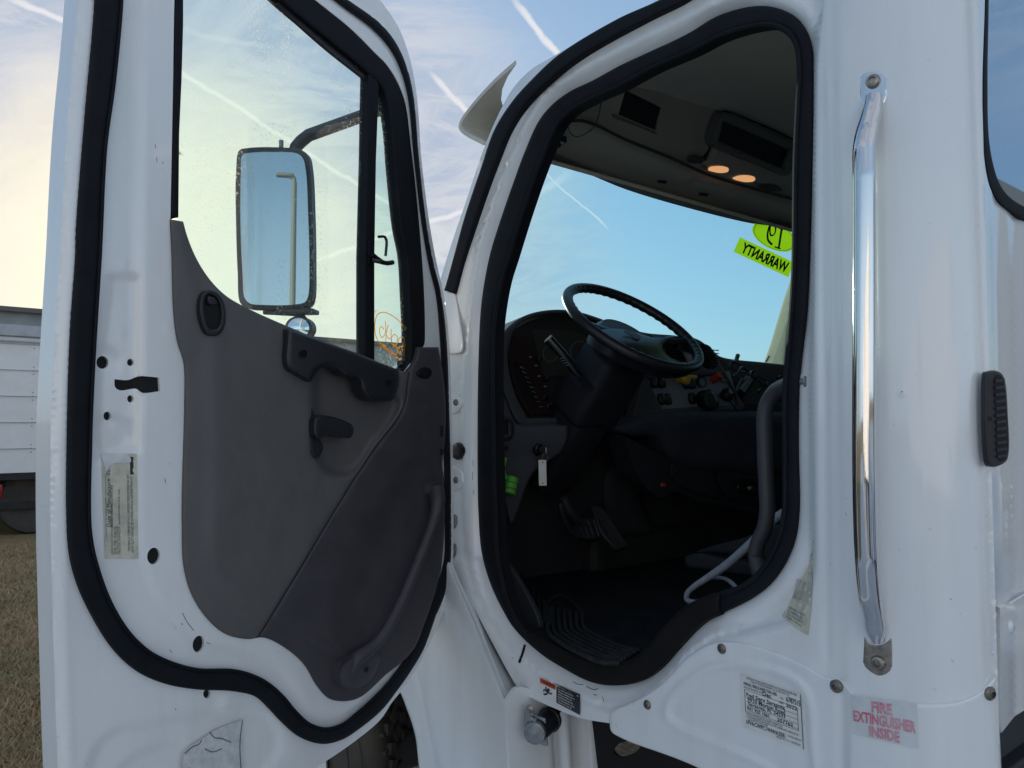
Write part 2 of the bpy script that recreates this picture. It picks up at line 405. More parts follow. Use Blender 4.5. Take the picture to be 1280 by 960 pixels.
GLF = glass('windshield_glass', (.64,.93,.98), dirt=0.0, refl=.6)
# lime stickers let light through
LIME.use_nodes = True; _n = LIME.node_tree; _n.nodes.clear()
_o = nd(_n,'ShaderNodeOutputMaterial'); _a = nd(_n,'ShaderNodeBsdfTranslucent'); _a.inputs[0].default_value=(.30,.52,.01,1); _b = nd(_n,'ShaderNodeBsdfDiffuse'); _b.inputs[0].default_value=(.30,.50,.01,1)
_m = nd(_n,'ShaderNodeMixShader'); _m.inputs[0].default_value=.3; _n.links.new(_a.outputs[0],_m.inputs[1]); _n.links.new(_b.outputs[0],_m.inputs[2]); _n.links.new(_m.outputs[0],_o.inputs[0])
def emit(name, col, s):
    m = bpy.data.materials.new(name); m.use_nodes = True; b = m.node_tree.nodes['Principled BSDF']
    b.inputs['Base Color'].default_value = (*col,1); b.inputs['Emission Color'].default_value = (*col,1); b.inputs['Emission Strength'].default_value = s; b.inputs['Roughness'].default_value = .3
    return m
LAMP = emit('warm_map_lamp', (1.0,.50,.22), .40)
# ================================================================== SKY AND SUN
SUNAZ, SUNEL = R(15.5), R(9.5)         # bearing from the truck's forward direction (+Y) towards +X
W = bpy.data.worlds.new('World'); SC.world = W; W.use_nodes = True; nt = W.node_tree; nt.nodes.clear(); L = nt.links.new
out = nd(nt, 'ShaderNodeOutputWorld'); bg = nd(nt, 'ShaderNodeBackground'); bg.inputs[1].default_value = .10; L(bg.outputs[0], out.inputs[0])
sky = nd(nt, 'ShaderNodeTexSky', sky_type='NISHITA', sun_disc=False, sun_elevation=SUNEL, sun_rotation=SUNAZ)
sky.air_density = 1.0; sky.dust_density = .7; sky.ozone_density = 2.5
tc = nd(nt, 'ShaderNodeTexCoord'); DIR = tc.outputs['Generated']
def M(op, a, b=None, c=None, clamp=False):
    n = nd(nt, 'ShaderNodeMath', operation=op); n.use_clamp = clamp
    for i, v in enumerate((a, b, c)):
        if v is None: continue
        if isinstance(v, (int, float)): n.inputs[i].default_value = v
        else: L(v, n.inputs[i])
    return n.outputs[0]
def dot(v):
    n = nd(nt, 'ShaderNodeVectorMath', operation='DOT_PRODUCT'); L(DIR, n.inputs[0]); n.inputs[1].default_value = tuple(v); return n.outputs['Value']
def mrange(x, a, b, c=0.0, d=1.0, sm=True):
    n = nd(nt, 'ShaderNodeMapRange', interpolation_type='SMOOTHSTEP' if sm else 'LINEAR'); n.inputs[1].default_value = a; n.inputs[2].default_value = b; n.inputs[3].default_value = c; n.inputs[4].default_value = d; L(x, n.inputs[0]); return n.outputs[0]
def noise(scale, detail, rough, stretch=(1,1,1), rot=0, dist=0.0, loc=(0,0,0), src=None):
    mp = nd(nt, 'ShaderNodeMapping'); mp.inputs['Scale'].default_value = stretch; mp.inputs['Rotation'].default_value = (0,0,rot); mp.inputs['Location'].default_value = loc
    L(src or DIR, mp.inputs[0]); n = nd(nt, 'ShaderNodeTexNoise', Scale=scale, Detail=detail, Roughness=rough, Distortion=dist); L(mp.outputs[0], n.inputs['Vector']); return n.outputs['Fac']
sx = nd(nt, 'ShaderNodeSeparateXYZ'); L(DIR, sx.inputs[0])
zz = M('ADD', M('MAXIMUM', sx.outputs[2], 0.0), .09)
cx = nd(nt, 'ShaderNodeCombineXYZ'); L(M('DIVIDE', sx.outputs[0], zz), cx.inputs[0]); L(M('DIVIDE', sx.outputs[1], zz), cx.inputs[1]); DOME = cx.outputs[0]
# cirrus: long streaks plus a finer ripple, thick to the left and overhead, none through the windshield
big = noise(.55, 5, .55, (1,.45,1), R(-32), .6, (3,1,0), DOME)
fine = noise(3.4, 12, .70, (1,.35,1), R(-40), .8, (0,5,0), DOME)
rip = noise(4.5, 10, .70, (1,1,4.5), R(20), .5, (0,0,2))
cl = mrange(M('ADD', M('MULTIPLY', big, .62), M('MULTIPLY', fine, .46)), .44, .62)
cl = M('MAXIMUM', cl, M('MULTIPLY', mrange(rip, .46, .62), .7))
leftv = np.array([math.sin(R(16)), math.cos(R(16)), .12]); leftv /= np.linalg.norm(leftv)
reg = mrange(dot(leftv), math.cos(R(33)), math.cos(R(20)))
hi = M('MULTIPLY', mrange(sx.outputs[2], .26, .5, 0, .55), mrange(dot(leftv), .1, .7, 1, 0))
cl = M('MULTIPLY', cl, M('ADD', M('MULTIPLY', reg, .92), hi, clamp=True))
# contrails laid along great circles of the sky
wob = noise(9, 5, .6)
wob2 = noise(45, 4, .6)
def trail(a, b, wpx, st, soft=.02, puff=.5):
    A = ray([a])[0]; B = ray([b])[0]; A /= np.linalg.norm(A); B /= np.linalg.norm(B)
    n = np.cross(A, B); n /= np.linalg.norm(n); mid = A+B; mid /= np.linalg.norm(mid); hl = math.acos(min(1, A@mid)); w = wpx/1900
    d = M('ADD', dot(n), M('ADD', M('MULTIPLY', M('SUBTRACT', wob, .5), .02), M('MULTIPLY', M('SUBTRACT', wob2, .5), w*1.3)))
    v = mrange(M('ABSOLUTE', d), w*.25, w*1.5, 1, 0)
    e = mrange(dot(mid), math.cos(hl+soft), math.cos(max(hl-soft, 0)))
    t = M('MULTIPLY', M('MULTIPLY', v, e), M('ADD', 1-puff, M('MULTIPLY', wob2, puff*1.6)))
    return M('MULTIPLY', t, st)
trs = [trail((20,0),(95,34),6,.8), trail((215,82),(505,268),4.5,.8), trail((385,326),(585,262),5,.8), trail((648,8),(712,84),7,.8), trail((548,100),(590,142),6,.75),
       trail((668,204),(757,284),2.2,.7,.01,.2), trail((640,262),(705,220),9,.35), trail((235,40),(330,60),6,.25), trail((470,270),(560,330),7,.25)]
con = trs[0]
for t in trs[1:]: con = M('MAXIMUM', con, t)
sun_v = np.array([math.sin(SUNAZ)*math.cos(SUNEL), math.cos(SUNAZ)*math.cos(SUNEL), math.sin(SUNEL)]); ds = dot(sun_v)
# the clouds' own brightness: pale grey lilac, warming towards the sun
cc = nd(nt, 'ShaderNodeMix', data_type='RGBA'); cc.inputs[6].default_value = (6.8,6.9,7.3,1); cc.inputs[7].default_value = (17.0,13.4,7.4,1); L(mrange(ds, .955, .999), cc.inputs[0])
gm = nd(nt, 'ShaderNodeGamma'); gm.inputs[1].default_value = .70; L(sky.outputs[0], gm.inputs[0])   # the camera's compressed highlights
sc_ = nd(nt, 'ShaderNodeMix', data_type='RGBA', blend_type='MULTIPLY'); sc_.inputs[0].default_value = 1; L(gm.outputs[0], sc_.inputs[6]); sc_.inputs[7].default_value = (1.45,1.85,2.45,1)
vl = nd(nt, 'ShaderNodeMix', data_type='RGBA'); L(M('MULTIPLY', reg, .86), vl.inputs[0]); L(sc_.outputs[2], vl.inputs[6])
vc = nd(nt, 'ShaderNodeMix', data_type='RGBA'); vc.inputs[6].default_value = (3.0,3.6,5.0,1); vc.inputs[7].default_value = (14.5,11.8,6.6,1); L(mrange(ds, .955, .999), vc.inputs[0]); L(vc.outputs[2], vl.inputs[7])
m1 = nd(nt, 'ShaderNodeMix', data_type='RGBA'); L(M('MULTIPLY', cl, .85), m1.inputs[0]); L(vl.outputs[2], m1.inputs[6]); L(cc.outputs[2], m1.inputs[7])
cb = nd(nt, 'ShaderNodeMix', data_type='RGBA', blend_type='MULTIPLY'); cb.inputs[0].default_value = 1; L(cc.outputs[2], cb.inputs[6]); cb.inputs[7].default_value = (1.3,1.28,1.25,1)
m2 = nd(nt, 'ShaderNodeMix', data_type='RGBA'); L(con, m2.inputs[0]); L(m1.outputs[2], m2.inputs[6]); L(cb.outputs[2], m2.inputs[7])
sky_fill = mrange(dot((-.45,-.87,.18)), .05, .8)        # low sky belt brightened behind the camera, added to fill the shaded panels
ab = nd(nt, 'ShaderNodeMix', data_type='RGBA'); L(M('MULTIPLY', M('MULTIPLY', sky_fill, .9), mrange(sx.outputs[2], .06, .40, 1, 0)), ab.inputs[0]); L(m2.outputs[2], ab.inputs[6]); ab.inputs[7].default_value = (9.0,13.2,20.0,1)
m2 = ab
k1 = nd(nt, 'ShaderNodeVectorMath', operation='MULTIPLY_ADD'); L(m2.outputs[2], k1.inputs[0]); k1.inputs[1].default_value = (.12,.12,.12); k1.inputs[2].default_value = (1,1,1)
k2 = nd(nt, 'ShaderNodeVectorMath', operation='DIVIDE'); L(m2.outputs[2], k2.inputs[0]); L(k1.outputs[0], k2.inputs[1]); k3 = nd(nt, 'ShaderNodeVectorMath', operation='SCALE'); k3.inputs['Scale'].default_value = 1.22; L(k2.outputs[0], k3.inputs[0]); L(k3.outputs[0], bg.inputs[0])
sd = bpy.data.lights.new('sun', 'SUN'); sd.energy = 2.6; sd.angle = R(.5); sd.color = (1,.86,.66); so = bpy.data.objects.new('sun', sd); COL.objects.link(so)
so.rotation_euler = (R(90)-SUNEL, 0, math.atan2(-sun_v[0], sun_v[1])+PI)
so.rotation_euler = Vector(sun_v).to_track_quat('Z', 'Y').to_euler(); so.location = (3, 12, 8)
SC.view_settings.view_transform = 'Standard'; SC.view_settings.look = 'None'; SC.view_settings.gamma = 1; SC.view_settings.exposure = 0.74
SC.cycles.use_adaptive_sampling = True; SC.cycles.max_bounces = 10; SC.cycles.transparent_max_bounces = 16; SC.cycles.sample_clamp_indirect = 6
# ================================================================== THE TRUCK
TRUCK = empty('work_truck', (1.05, 1.2, 0), 'white work truck close up, its driver door swung wide open to the cab', 'truck')
# ================================================================== DOOR (inner face towards the camera)
seal_out = [(119,-60),(119,0),(108,133),(96,283),(95,320),(88,420),(84,587),(84,640),(87,690),(97,730),(117,773),(143,813),(173,840),(207,855),(247,862),(290,864),(320,871),(336,885),(353,903),(376,922),(403,930),(427,925),(448,912),(477,888),(496,864),(513,840),(530,811),(544,773),(557,740),(563,707),(564,640),(561,487),(558,420),(551,365),(543,333),(534,285),(524,200),(517,120),(508,82),(494,52),(474,28),(433,-2),(380,-45),(310,-100),(230,-158),(170,-185),(130,-160)]
seal_in = [(152,-50),(152,0),(143,100),(132,183),(125,320),(117,453),(113,553),(113,667),(123,713),(140,757),(163,793),(187,815),(213,828),(247,837),(290,838),(312,843),(333,853),(353,870),(370,890),(387,905),(407,911),(427,906),(447,891),(470,870),(490,848),(508,822),(524,792),(537,762),(548,730),(556,700),(557,640),(554,487),(551,420),(546,368),(538,335),(529,285),(519,202),(511,122),(502,88),(488,60),(466,35),(425,4),(374,-36),(305,-88),(232,-138),(185,-155),(158,-120)]
win_out = [(213,274,1),(216,120),(218,0),(221,-70),(250,-97),(300,-72),(350,-36),(397,2),(440,37),(470,67),(483,80),(497,102),(507,128),(515,187),(522,250),(528,320),(531,370),(532,420),(530,434,1)]
win_in = [(229,0),(232,-62),(252,-84),(298,-52),(350,0),(413,53),(455,88),(478,112),(487,150),(493,217),(500,283),(507,320),(510,370),(512,430),(509,456),(500,463,1)]
trim_top = [(213,274),(230,277),(234,292),(240,309),(250,330),(263,350),(283,371),(313,388),(360,408),(407,427),(453,444),(493,461),(510,466),(521,452),(525,436),(527,433),(546,433)]
trim_out = [(213,274,1),(229,277,1),(234,295),(245,322),(262,349),(283,370),(313,387),(360,408),(407,427),(453,444),(493,461,1),(509,464),(519,450),(523,434,1),(548,434,1),(554,470),(557,510),(556,553),(553,580),(555,600),(556,640),(552,707),(545,737),(533,773),(518,810),(502,828),(483,843),(453,870),(437,876),(413,874),(397,858),(380,830),(357,810),(330,797),(310,799),(283,793),(260,774),(240,743),(230,707),(228,657),(228,620),(231,503),(230,453),(222,427),(217,387),(215,320)]
door_outer = [(108,-215,1),(98,0),(83,167),(75,320),(69,420),(64,520),(63,640),(66,773),(72,960),(80,1130,1),(200,1085,1),(300,1018),(393,961),(447,924),(476,899),(490,878),(503,862),(524,830),(546,785),(562,740),(566,700),(567,640),(564,487),(561,420),(554,365),(546,330),(537,280),(527,200),(521,120),(512,72),(497,32),(470,-4),(425,-40),(370,-85),(300,-140),(220,-200),(150,-240)]
SO = crv(seal_out); SI = crv(seal_in); WO = crv(win_out); WI = crv(win_in)
win_hole = crv(win_out[:-1]+[(532,430,1),(500,470,1),(360,425,1),(270,372,1),(235,330,1)])
DO_ = crv(door_outer, step=5); TO = crv(trim_out, step=5)
ridge = crv([(178,-200),(177,0),(175,200),(172,345),(173,640),(180,700),(205,768),(255,806),(300,815),(350,838),(392,893),(430,893),(480,850)], False)
rec = crv([(137,345,1),(174,345,1),(174,560,1),(120,575,1),(122,470)]); emb = crv([(112,990),(118,940),(140,916),(200,903),(260,893),(330,893),(350,930),(300,990)]); emb2 = crv([(150,1000),(152,960),(175,942),(228,932),(232,1000)])
def hdoor(P):
    do, _ = segd(P, DO_); dr, sr = segd(P, ridge, False); ins = inside(P, SO)
    z = np.zeros(len(P)); dt, _ = segd(P, TO); z -= .045*ss(np.where(inside(P, TO), dt, -dt), 8, 18)
    left = (P[:,0] < 130)
    z += np.where(~ins, -.008*ss(10-do, 0, 10)*(P[:,0] < 330), 0)
    z += np.where(~ins & left, -.0035*np.exp(-((do-11)/2.2)**2)+.0025*np.exp(-((do-16)/3)**2)-.003*np.exp(-((do-4)/1.6)**2), 0)
    z += .0075*ss(np.where(sr*dr > 0, -1, 1)*dr, -7, 7)*(ins)
    d, _ = segd(P, rec); i = inside(P, rec); z -= .0045*ss(np.where(i, d, -d), -3, 3)*(ins)
    for e, a in ((emb, .006), (emb2, .006)):
        d, _ = segd(P, e); i = inside(P, e); z -= a*ss(np.where(i, d, -d), -8, 8)*(~ins)
    for x, y, r, a in [(155,329,4,.002),(153,414,4,.0015),(209,412,3,.0015),(209,363,3,.0012),(207,463,3,.0012),(160,521,4,.0015),(143,536,4,.0015),(212,522,3,.0012),(214,587,3,.0012),(283,880,13,.004),(372,940,14,.004),(270,878,6,-.003)]:
        z += a*np.exp(-((P[:,0]-x)**2+(P[:,1]-y)**2)/(r*r))
    # pressed collars round the latch holes
    for x, y, r in [(128,453,21),(137,545,26)]:
        q = np.hypot(P[:,0]-x, P[:,1]-y); z -= .0035*ss(r-q, -4, 6)*ins
    return z
slot = crv([(143,474,1),(160,475),(171,471),(178,470,1),(199,472,1),(200,489,1),(178,491),(170,486),(150,488),(144,484)], step=2)
hole_list = [circ(128,453,7.5,8), circ(163,453,4.2,4.5,16), slot, circ(163,498.5,4,4.6,16), circ(134,520,4.6,5.5,18), circ(192,695,8,10.5,26,10), circ(248,805,7,10.5,26,12), circ(258.5,867.5,4.5,5.5,18)]
door = panel('door', DOOR, DO_, WHITE, TRUCK, holes=[win_hole]+hole_list, cell=6, h=hdoor, thick=.055, back=True)
# near-black sheets close behind the skin stand in for shade inside the holes
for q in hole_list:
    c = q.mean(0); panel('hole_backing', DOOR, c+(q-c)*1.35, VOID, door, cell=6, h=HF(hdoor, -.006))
# outer window belt / top lip of the outer skin
panel('drip_moulding', DOOR, crv([(433,-8,1),(470,-3),(492,28),(506,66),(514,100),(518,120,1),(510,84),(495,52),(474,28)], step=4), ZINC, door, h=-.006, thick=.03, cell=7)
# weatherstrip
panel('door_seal', DOOR, SO, RUB, door, holes=[SI], cell=5, h=.014, thick=.020, er=6, eh=.009)
m = MB(); m.tube(DOOR.lift(SI, .0125), .0032, 8, closed=True); m.build('seal_lip', RUB, door)
# window channel, glass and divider
winr = np.concatenate([WO, crv(win_in, False)[::-1]])
WOo = crv(win_out, False); WIi = crv(win_in, False)
band = np.concatenate([WOo, crv([(530,436),(521,455),(510,467),(498,464)], False, 4), WIi[::-1], np.array([[229,30],[227,100],[224,167],[223,272]])])
panel('window_channel', DOOR, band, RUB, door, cell=5, h=.008, thick=.030, er=4, eh=.006)
panel('inner_window_lip', DOOR, crv([(350,0,1),(413,53),(455,88),(478,112,1),(472,111,1),(452,95),(408,60),(346,5,1)], step=4), BLK, door, h=-.004, thick=.01, cell=4)
gl = crv([(220,270,1),(224,-60,1),(250,-90),(350,-6),(413,50),(466,92,1),(463,460,1),(360,425,1),(262,360,1)], step=8)
panel('window_glass', DOOR, gl, GLD, door, h=-.016, cell=30)
vg = crv([(466,100,1),(480,110),(492,150),(500,217),(508,300),(516,420),(512,462),(498,470,1),(464,455,1)], step=8)
panel('vent_glass', DOOR, vg, GLW, door, h=-.016, cell=30)
panel('vent_glass_edge', DOOR, crv([(489,150,1),(496,217),(503,283),(508,320),(511,430,1),(508,430,1),(505,320),(499,283),(492,217),(485,150,1)], step=4), GLW, door, h=-.010, thick=.004, cell=5)
panel('window_divider', DOOR, crv([(460,88,1),(474,92,1),(470,200,1),(468,320,1),(468,452,1),(455,447,1),(455,320,1),(458,200,1)], step=6), RUB, door, h=.006, thick=.028, cell=5, er=2.5, eh=.003)
m = MB()
panel('', DOOR, crv([(461,301,1),(468,302,1),(468,334,1),(461,330,1)]), STEEL, h=.012, thick=.006, cell=4, mb=m)
m.tube(path(DOOR, [(465,325),(475,327),(483,329),(491,328)], [.02,.03,.032,.03]), .006, 10)
m.tube(path(DOOR, [(473,296),(481,296),(483,300),(482,320)], .03, 3), .0035, 8)
m.tube(path(DOOR, [(466,318),(472,323),(478,327)], .022), .005, 8)
m.build('vent_latch', BLKS, door)
m = MB(); disc(m, DOOR, 494, 230, .011, -.012, [(.2,0),(1,.002),(1,.012),(.6,.016),(0,.016)]); m.build('vent_hinge', BLKS, door)
m = MB(); disc(m, DOOR, 498, 455, .010, -.010, [(.6,0),(1,.004),(1,.014),(.5,.020),(0,.020)]); m.build('vent_hinge', BLKS, door)
# stock number written in yellow marker on the vent glass
YEL = bpy.data.materials.new('yellow_marker'); YEL.use_nodes = True; _n = YEL.node_tree; _n.nodes.clear(); _o = nd(_n,'ShaderNodeOutputMaterial'); _a = nd(_n,'ShaderNodeBsdfTranslucent'); _a.inputs[0].default_value=(.85,.50,.02,1); _n.links.new(_a.outputs[0],_o.inputs[0])
m = MB(); FL = lambda pts, w, c=False: m.tube(path(DOOR, [(455+x*70/672, 370+y*100/960) for x, y in pts], -.013, 1.5, c), w*1.25, 6, closed=c, flat=.4, up=DOOR.n)
FL([(135,300),(170,215),(230,195),(300,215),(400,280),(480,380),(530,500),(540,600),(530,700),(490,765),(460,775),(400,740),(300,670),(210,590),(150,500),(130,400)], .0011, True)
FL([(175,550),(230,600),(300,665),(380,722)], .002)
FL([(255,300),(262,400),(245,470),(215,500),(190,450),(190,390),(210,365),(240,400)], .0010); FL([(292,350),(270,430),(260,550)], .001); FL([(270,470),(290,505),(320,510)], .001); FL([(327,395),(325,480),(330,540),(350,600)], .001)
FL([(330,500),(360,460),(395,480),(400,530),(380,590),(340,570),(328,520)], .001); FL([(350,595),(400,620),(430,620),(400,650),(420,690),(445,685)], .001); FL([(410,560),(420,510),(455,490),(485,530),(470,590),(430,610)], .001); FL([(500,570),(480,660),(490,740),(515,720),(510,650)], .001); FL([(450,640),(540,662)], .001)
m.build('marker_writing', YEL, door)
# ---- trim panel
TO = crv(trim_out, step=5)
diag = crv([(512,462),(509,480),(506,503),(497,522),(467,561),(417,640),(377,707),(321,799)], False, 5)
pull_rec = crv([(390,475,1),(392,462),(402,453),(425,450),(450,465),(500,500),(497,520),(470,558),(445,590),(425,596),(405,590),(390,568,1)])
rec2 = crv([(554,585),(530,572),(510,576),(492,600),(470,640),(440,700),(422,760),(430,800),(452,820),(500,745),(530,680),(553,640)])
def htrim(P):
    d, _ = segd(P, TO); ud = np.minimum(d, 60)
    z = .020+.006*ss(d, 0, 26)
    z += .012*ss(P[:,1], 420, 300)*0
    d, _ = segd(P, pull_rec); i = inside(P, pull_rec); z -= .030*ss(np.where(i, d, -d), -4, 9)
    d, _ = segd(P, rec2); i = inside(P, rec2); z -= .014*ss(np.where(i, d, -d), -14, 26)
    d, s = segd(P, diag, False); z -= .002*np.exp(-(d/1.8)**2)
    lip = crv([(268,345),(262,400),(262,500),(264,600),(262,700),(285,745),(330,770)], False)
    d, s = segd(P, lip, False); z += .008*ss(np.where(s > 0, -1, 1)*d, -14, 10)-.004
    return z
# upper and lower pieces share the relief; the lower one is its own moulding
dl = diag
i0 = int(np.argmin(((TO-np.array([509,464]))**2).sum(1))); i1 = int(np.argmin(((TO-np.array([321,799]))**2).sum(1)))
low = np.concatenate([TO[i0:i1+1], dl[::-1][1:-1]]); upp = np.concatenate([TO[i1:], TO[:i0+1], dl[1:-1]])
panel('door_trim', DOOR, upp, TRIMU, door, cell=5, h=htrim, thick=.022, er=4, eh=.006)
panel('lower_door_trim', DOOR, low, TRIML, door, cell=5, h=htrim, thick=.022, er=3, eh=.006)
# lock button in its oval bezel
m = MB(); bz = crv([(252,370),(258,363),(268,364),(278,374),(282,392),(280,410),(272,419),(260,418),(253,404),(250,386)], step=3); bi = crv([(257,372),(263,368),(272,374),(277,390),(275,406),(269,412),(262,410),(258,398)], step=3)
panel('', DOOR, bz, BLK, holes=[bi], cell=4, h=.038, thick=.012, er=2.5, eh=.003, mb=m); panel('', DOOR, crv([(p[0],p[1]) for p in bi[::3]]), BLKS, cell=4, h=.030, mb=m, mi=1)
panel('', DOOR, crv([(260,371),(269,373),(272,380),(262,380)], step=2), BLK, cell=4, h=.041, thick=.012, er=1.5, eh=.002, mb=m); m.build('lock_lever', [BLK, BLKS], door)
# grab handle
gh = crv([(360,411,1),(407,428),(453,445),(498,462,1),(499,478),(496,490),(491,500),(480,502),(467,501),(458,496),(452,486),(449,474),(430,468),(420,460),(405,459),(396,464),(389,477,1),(372,468),(360,461),(357,452),(358,430)], step=4)
g = panel('grab_handle', DOOR, gh, BLK, door, cell=4, h=lambda P: .052+.010*np.sin(np.clip((P[:,0]-357)/142,0,1)*PI), thick=.034, er=5, eh=.010)
for x, y, a in ((380,442,6.2),(487,478,4.6)):
    m = MB(); disc(m, DOOR, x, y, .0012*a, .062, [(1.15,-.003),(1.15,.0005),(.9,.0005),(.8,-.004),(.35,-.004),(.3,-.001),(0,-.001)]); m.build('handle_screw', BLKS, g)
# latch lever in its cup
m = MB(); panel('', DOOR, crv([(390,511,1),(393,520),(395,545),(402,553),(404,560),(397,572),(389,569,1),(387,545)], step=3), BLK, cell=4, h=.030, thick=.012, er=2, eh=.004, mb=m)
panel('', DOOR, crv([(393,523),(399,519),(415,521),(435,528),(441,532),(442,540),(438,547),(425,547),(406,543),(399,549),(393,545)], step=3), BLK, cell=4, h=.052, thick=.018, er=3.5, eh=.008, mb=m)
m.build('door_lever', BLK, door)
m = MB()
panel('', DOOR, circ(494,553,5.2,9.6,26,-2), BLKS, cell=4, h=.029, thick=.005, er=1.5, eh=.001, mb=m); m.build('trim_plug', BLK, door)
m = MB(); panel('', DOOR, crv([(521,467),(529,459),(536,459),(541,465),(536,473),(527,473)], step=2), BLKS, cell=4, h=.032, thick=.006, er=1.5, eh=.002, mb=m); m.build('trim_clip', BLKS, door)
for q in ([(551,532,1),(554,532,1),(554,546,1),(551,546,1)],[(551,561,1),(553.5,561,1),(553.5,569,1),(551,569,1)]): panel('trim_slot', DOOR, crv(q, step=3), VOID, door, cell=4, h=.0265, thick=.002)
# long pull bar
pb = [(546,612),(547,630),(541,655),(531,682),(519,712),(505,745),(492,772),(478,795),(462,812),(447,823),(437,838)]
P3 = path(DOOR, pb, [.040,.062,.066,.066,.066,.066,.066,.064,.058,.052,.046], 4); n = len(P3); t = np.linspace(0,1,n)
rr = np.interp(t, [0,.06,.14,.8,.9,1], [.020,.020,.0135,.0135,.017,.018]); m = MB(); m.tube(P3, rr, 16)
m.tube([P3[0], P3[0]-DOOR.n*.024], [.021,.022], 16)
panel('', DOOR, crv([(436,822),(450,815),(470,812),(476,822),(466,845),(452,858),(436,861),(424,852),(425,835)], step=3), TRIML, cell=4, h=.062, thick=.040, er=9, eh=.018, mb=m)
b_ = m.build('pull_bar', TRIML, door); m = MB(); disc(m, DOOR, 458, 837, .0066, .0630, [(1,-.002),(1,.0006),(.8,.0010),(0,.0010)]); m.build('pull_bar_hole', VOID, door)
# screws/bolts seen by the latch
# certification label on the door edge, reading bottom to top
q = [(127,698),(128,567),(171,567),(173,698)]
q = [(130,697),(128,568),(171,567),(173,697)]      # u runs upwards, v runs right
m = MB()
panel('', DOOR, crv([(127,567,1),(171,567,1),(173,698,1),(131,698,1)], step=8), PAPERY, cell=6, h=HF(hdoor,.0012), mb=m)
panel('', DOOR, crv([(126,567,1),(160,569),(164,577),(140,580),(133,590,1)], step=3), CLEARL, cell=4, h=HF(hdoor,.0022), mb=m, mi=2)
rows = [(.10,.20,.05,.80,'Manufactured by: FREIGHTLINER CORPORATION'),(.10,.30,.22,.92,'Date of Manufacture: 05/17'),(.22,.30,.30,.70,'GVWR: 11800 KG (26000 LBS)'),(.22,.03,.28,.52,'GAWR FRONT  3629 KG (8000 LB)  11R22.5 TIRES'),(.30,.03,.36,.30,'GVWR / PNBV  MODEL M2'),(.37,.03,.43,.30,'VIN 1FVACWFC1VHWA3581'),(.44,.03,.50,.66,'TRUCK-VEHICLE  GVWR/PNBV KG (LB)'),(.70,.06,.77,.80,'THIS VEHICLE COMPLIES WITH U.S. EMISSIONS REGULATIONS FOR 2007'),(.80,.05,.87,.78,'HEAVY DUTY VEHICLES. SEE OWNERS MANUAL FOR MAINTENANCE')]
for v0,u0,v1,u1,s in rows: write(m, DOOR, q, s, (u0, v0, u1, v1), 1, HF(hdoor,.0020))
rectq(m, DOOR, q, (.80,.80,.97,.90), 1, HF(hdoor,.0020)); m.build('certification_label', [PAPERY, INK, CLEARL], door)
SCUFF = mat('dark_scuff', (.16,.16,.17), .7)
for pts, w in (([(228,766),(233,776),(242,788)],.0009),([(227,779),(228,781)],.0011),([(212,812),(215,816)],.0007),([(219,886),(220,887)],.0011),([(203,203),(204,204)],.0012),([(206,598),(207,604)],.0008),([(194,180),(194.5,186)],.0006),([(196,196),(196,203)],.0006),([(258,803),(263,805)],.0008),([(118,686),(117,690)],.0010)):
    m = MB(); m.tube(path(DOOR, pts, HF(hdoor,.0002), 2), w*.8, 5); m.build('scuff_mark', SCUFF, door)
# torn foil sticker at the bottom
m = MB(); panel('', DOOR, crv([(303,899,1),(304,985,1),(228,990,1),(230,941,1),(236,934),(247,927),(258,920),(268,913)], step=3), SILV, cell=4, h=.001, thick=.0008, mb=m)
for pts in ([(231,942),(240,934),(249,930),(252,925)],[(262,915),(268,922),(276,923),(284,926),(289,928)],[(256,936),(266,940),(277,936)],[(303,901),(300,930),(303,985)],[(236,960),(244,972),(252,985)]): m.tube(path(DOOR, pts, .002, 2), .0009, 5, mi=1)
m.build('torn_sticker', [SILV, INKF], door)
# hinges and check strap between door and pillar
# ================================================================== CAB SIDE
op_out = [(860,42),(807,67),(773,83),(740,101),(713,114),(690,131),(673,152),(657,187),(640,233),(623,283),(612,320),(602,377),(598,453),(597,587),(598,640),(602,690),(612,727),(627,760),(643,786),(673,815),(707,837),(740,853),(768,857),(800,852),(823,837),(843,815),(867,789),(890,773),(915,761),(940,748),(963,730),(980,707),(993,677),(999,640),(998,553),(1000,470),(1009,387),(1012,320),(1015,233),(1017,100),(1015,60),(1007,37),(993,20),(967,9),(940,8),(897,20)]
op_in = [(863,64),(813,86),(773,108),(740,123),(713,138),(697,155),(683,185),(670,218),(653,268),(637,320),(627,353),(619,403),(617,453),(618,553),(620,640),(623,697),(628,723),(637,757),(654,786),(683,807),(713,822),(747,832),(770,832),(790,827),(810,812),(830,788),(855,763),(880,750),(905,742),(925,735),(943,723),(961,700),(975,670),(981,640),(982,587),(982,487),(987,430),(993,340),(995,200),(998,133),(1000,85),(995,53),(983,38),(963,31),(940,33),(900,45)]
OO = crv(op_out); OI = crv(op_in)
body = [(1220,-212,1),(1223,0),(1227,100),(1237,500),(1247,845,1),(1249,930,1),(1140,925,1),(873,945,1),(762,904,1),(727,898),(690,884),(655,868,1),(648,861),(612,797),(590,755),(567,708),(561,690),(556,640),(556,500),(548,400),(548,357,1),(562,312),(583,250),(607,180),(628,133),(643,108),(665,86),(687,73),(760,32),(830,-4),(950,-62),(1090,-125)]
BO = crv(body, step=5)
K = crv([(1022,-120),(1019,100),(1017,300),(1015,500),(1016,640),(1014,720),(1000,762),(965,778),(925,787),(893,796),(865,816),(842,842),(818,866),(790,880),(760,882),(720,868),(680,846),(645,815),(605,760),(585,690),(578,600),(578,470),(590,360),(600,300),(628,220),(655,160),(680,118),(730,82),(800,46),(900,-2),(960,-30)])
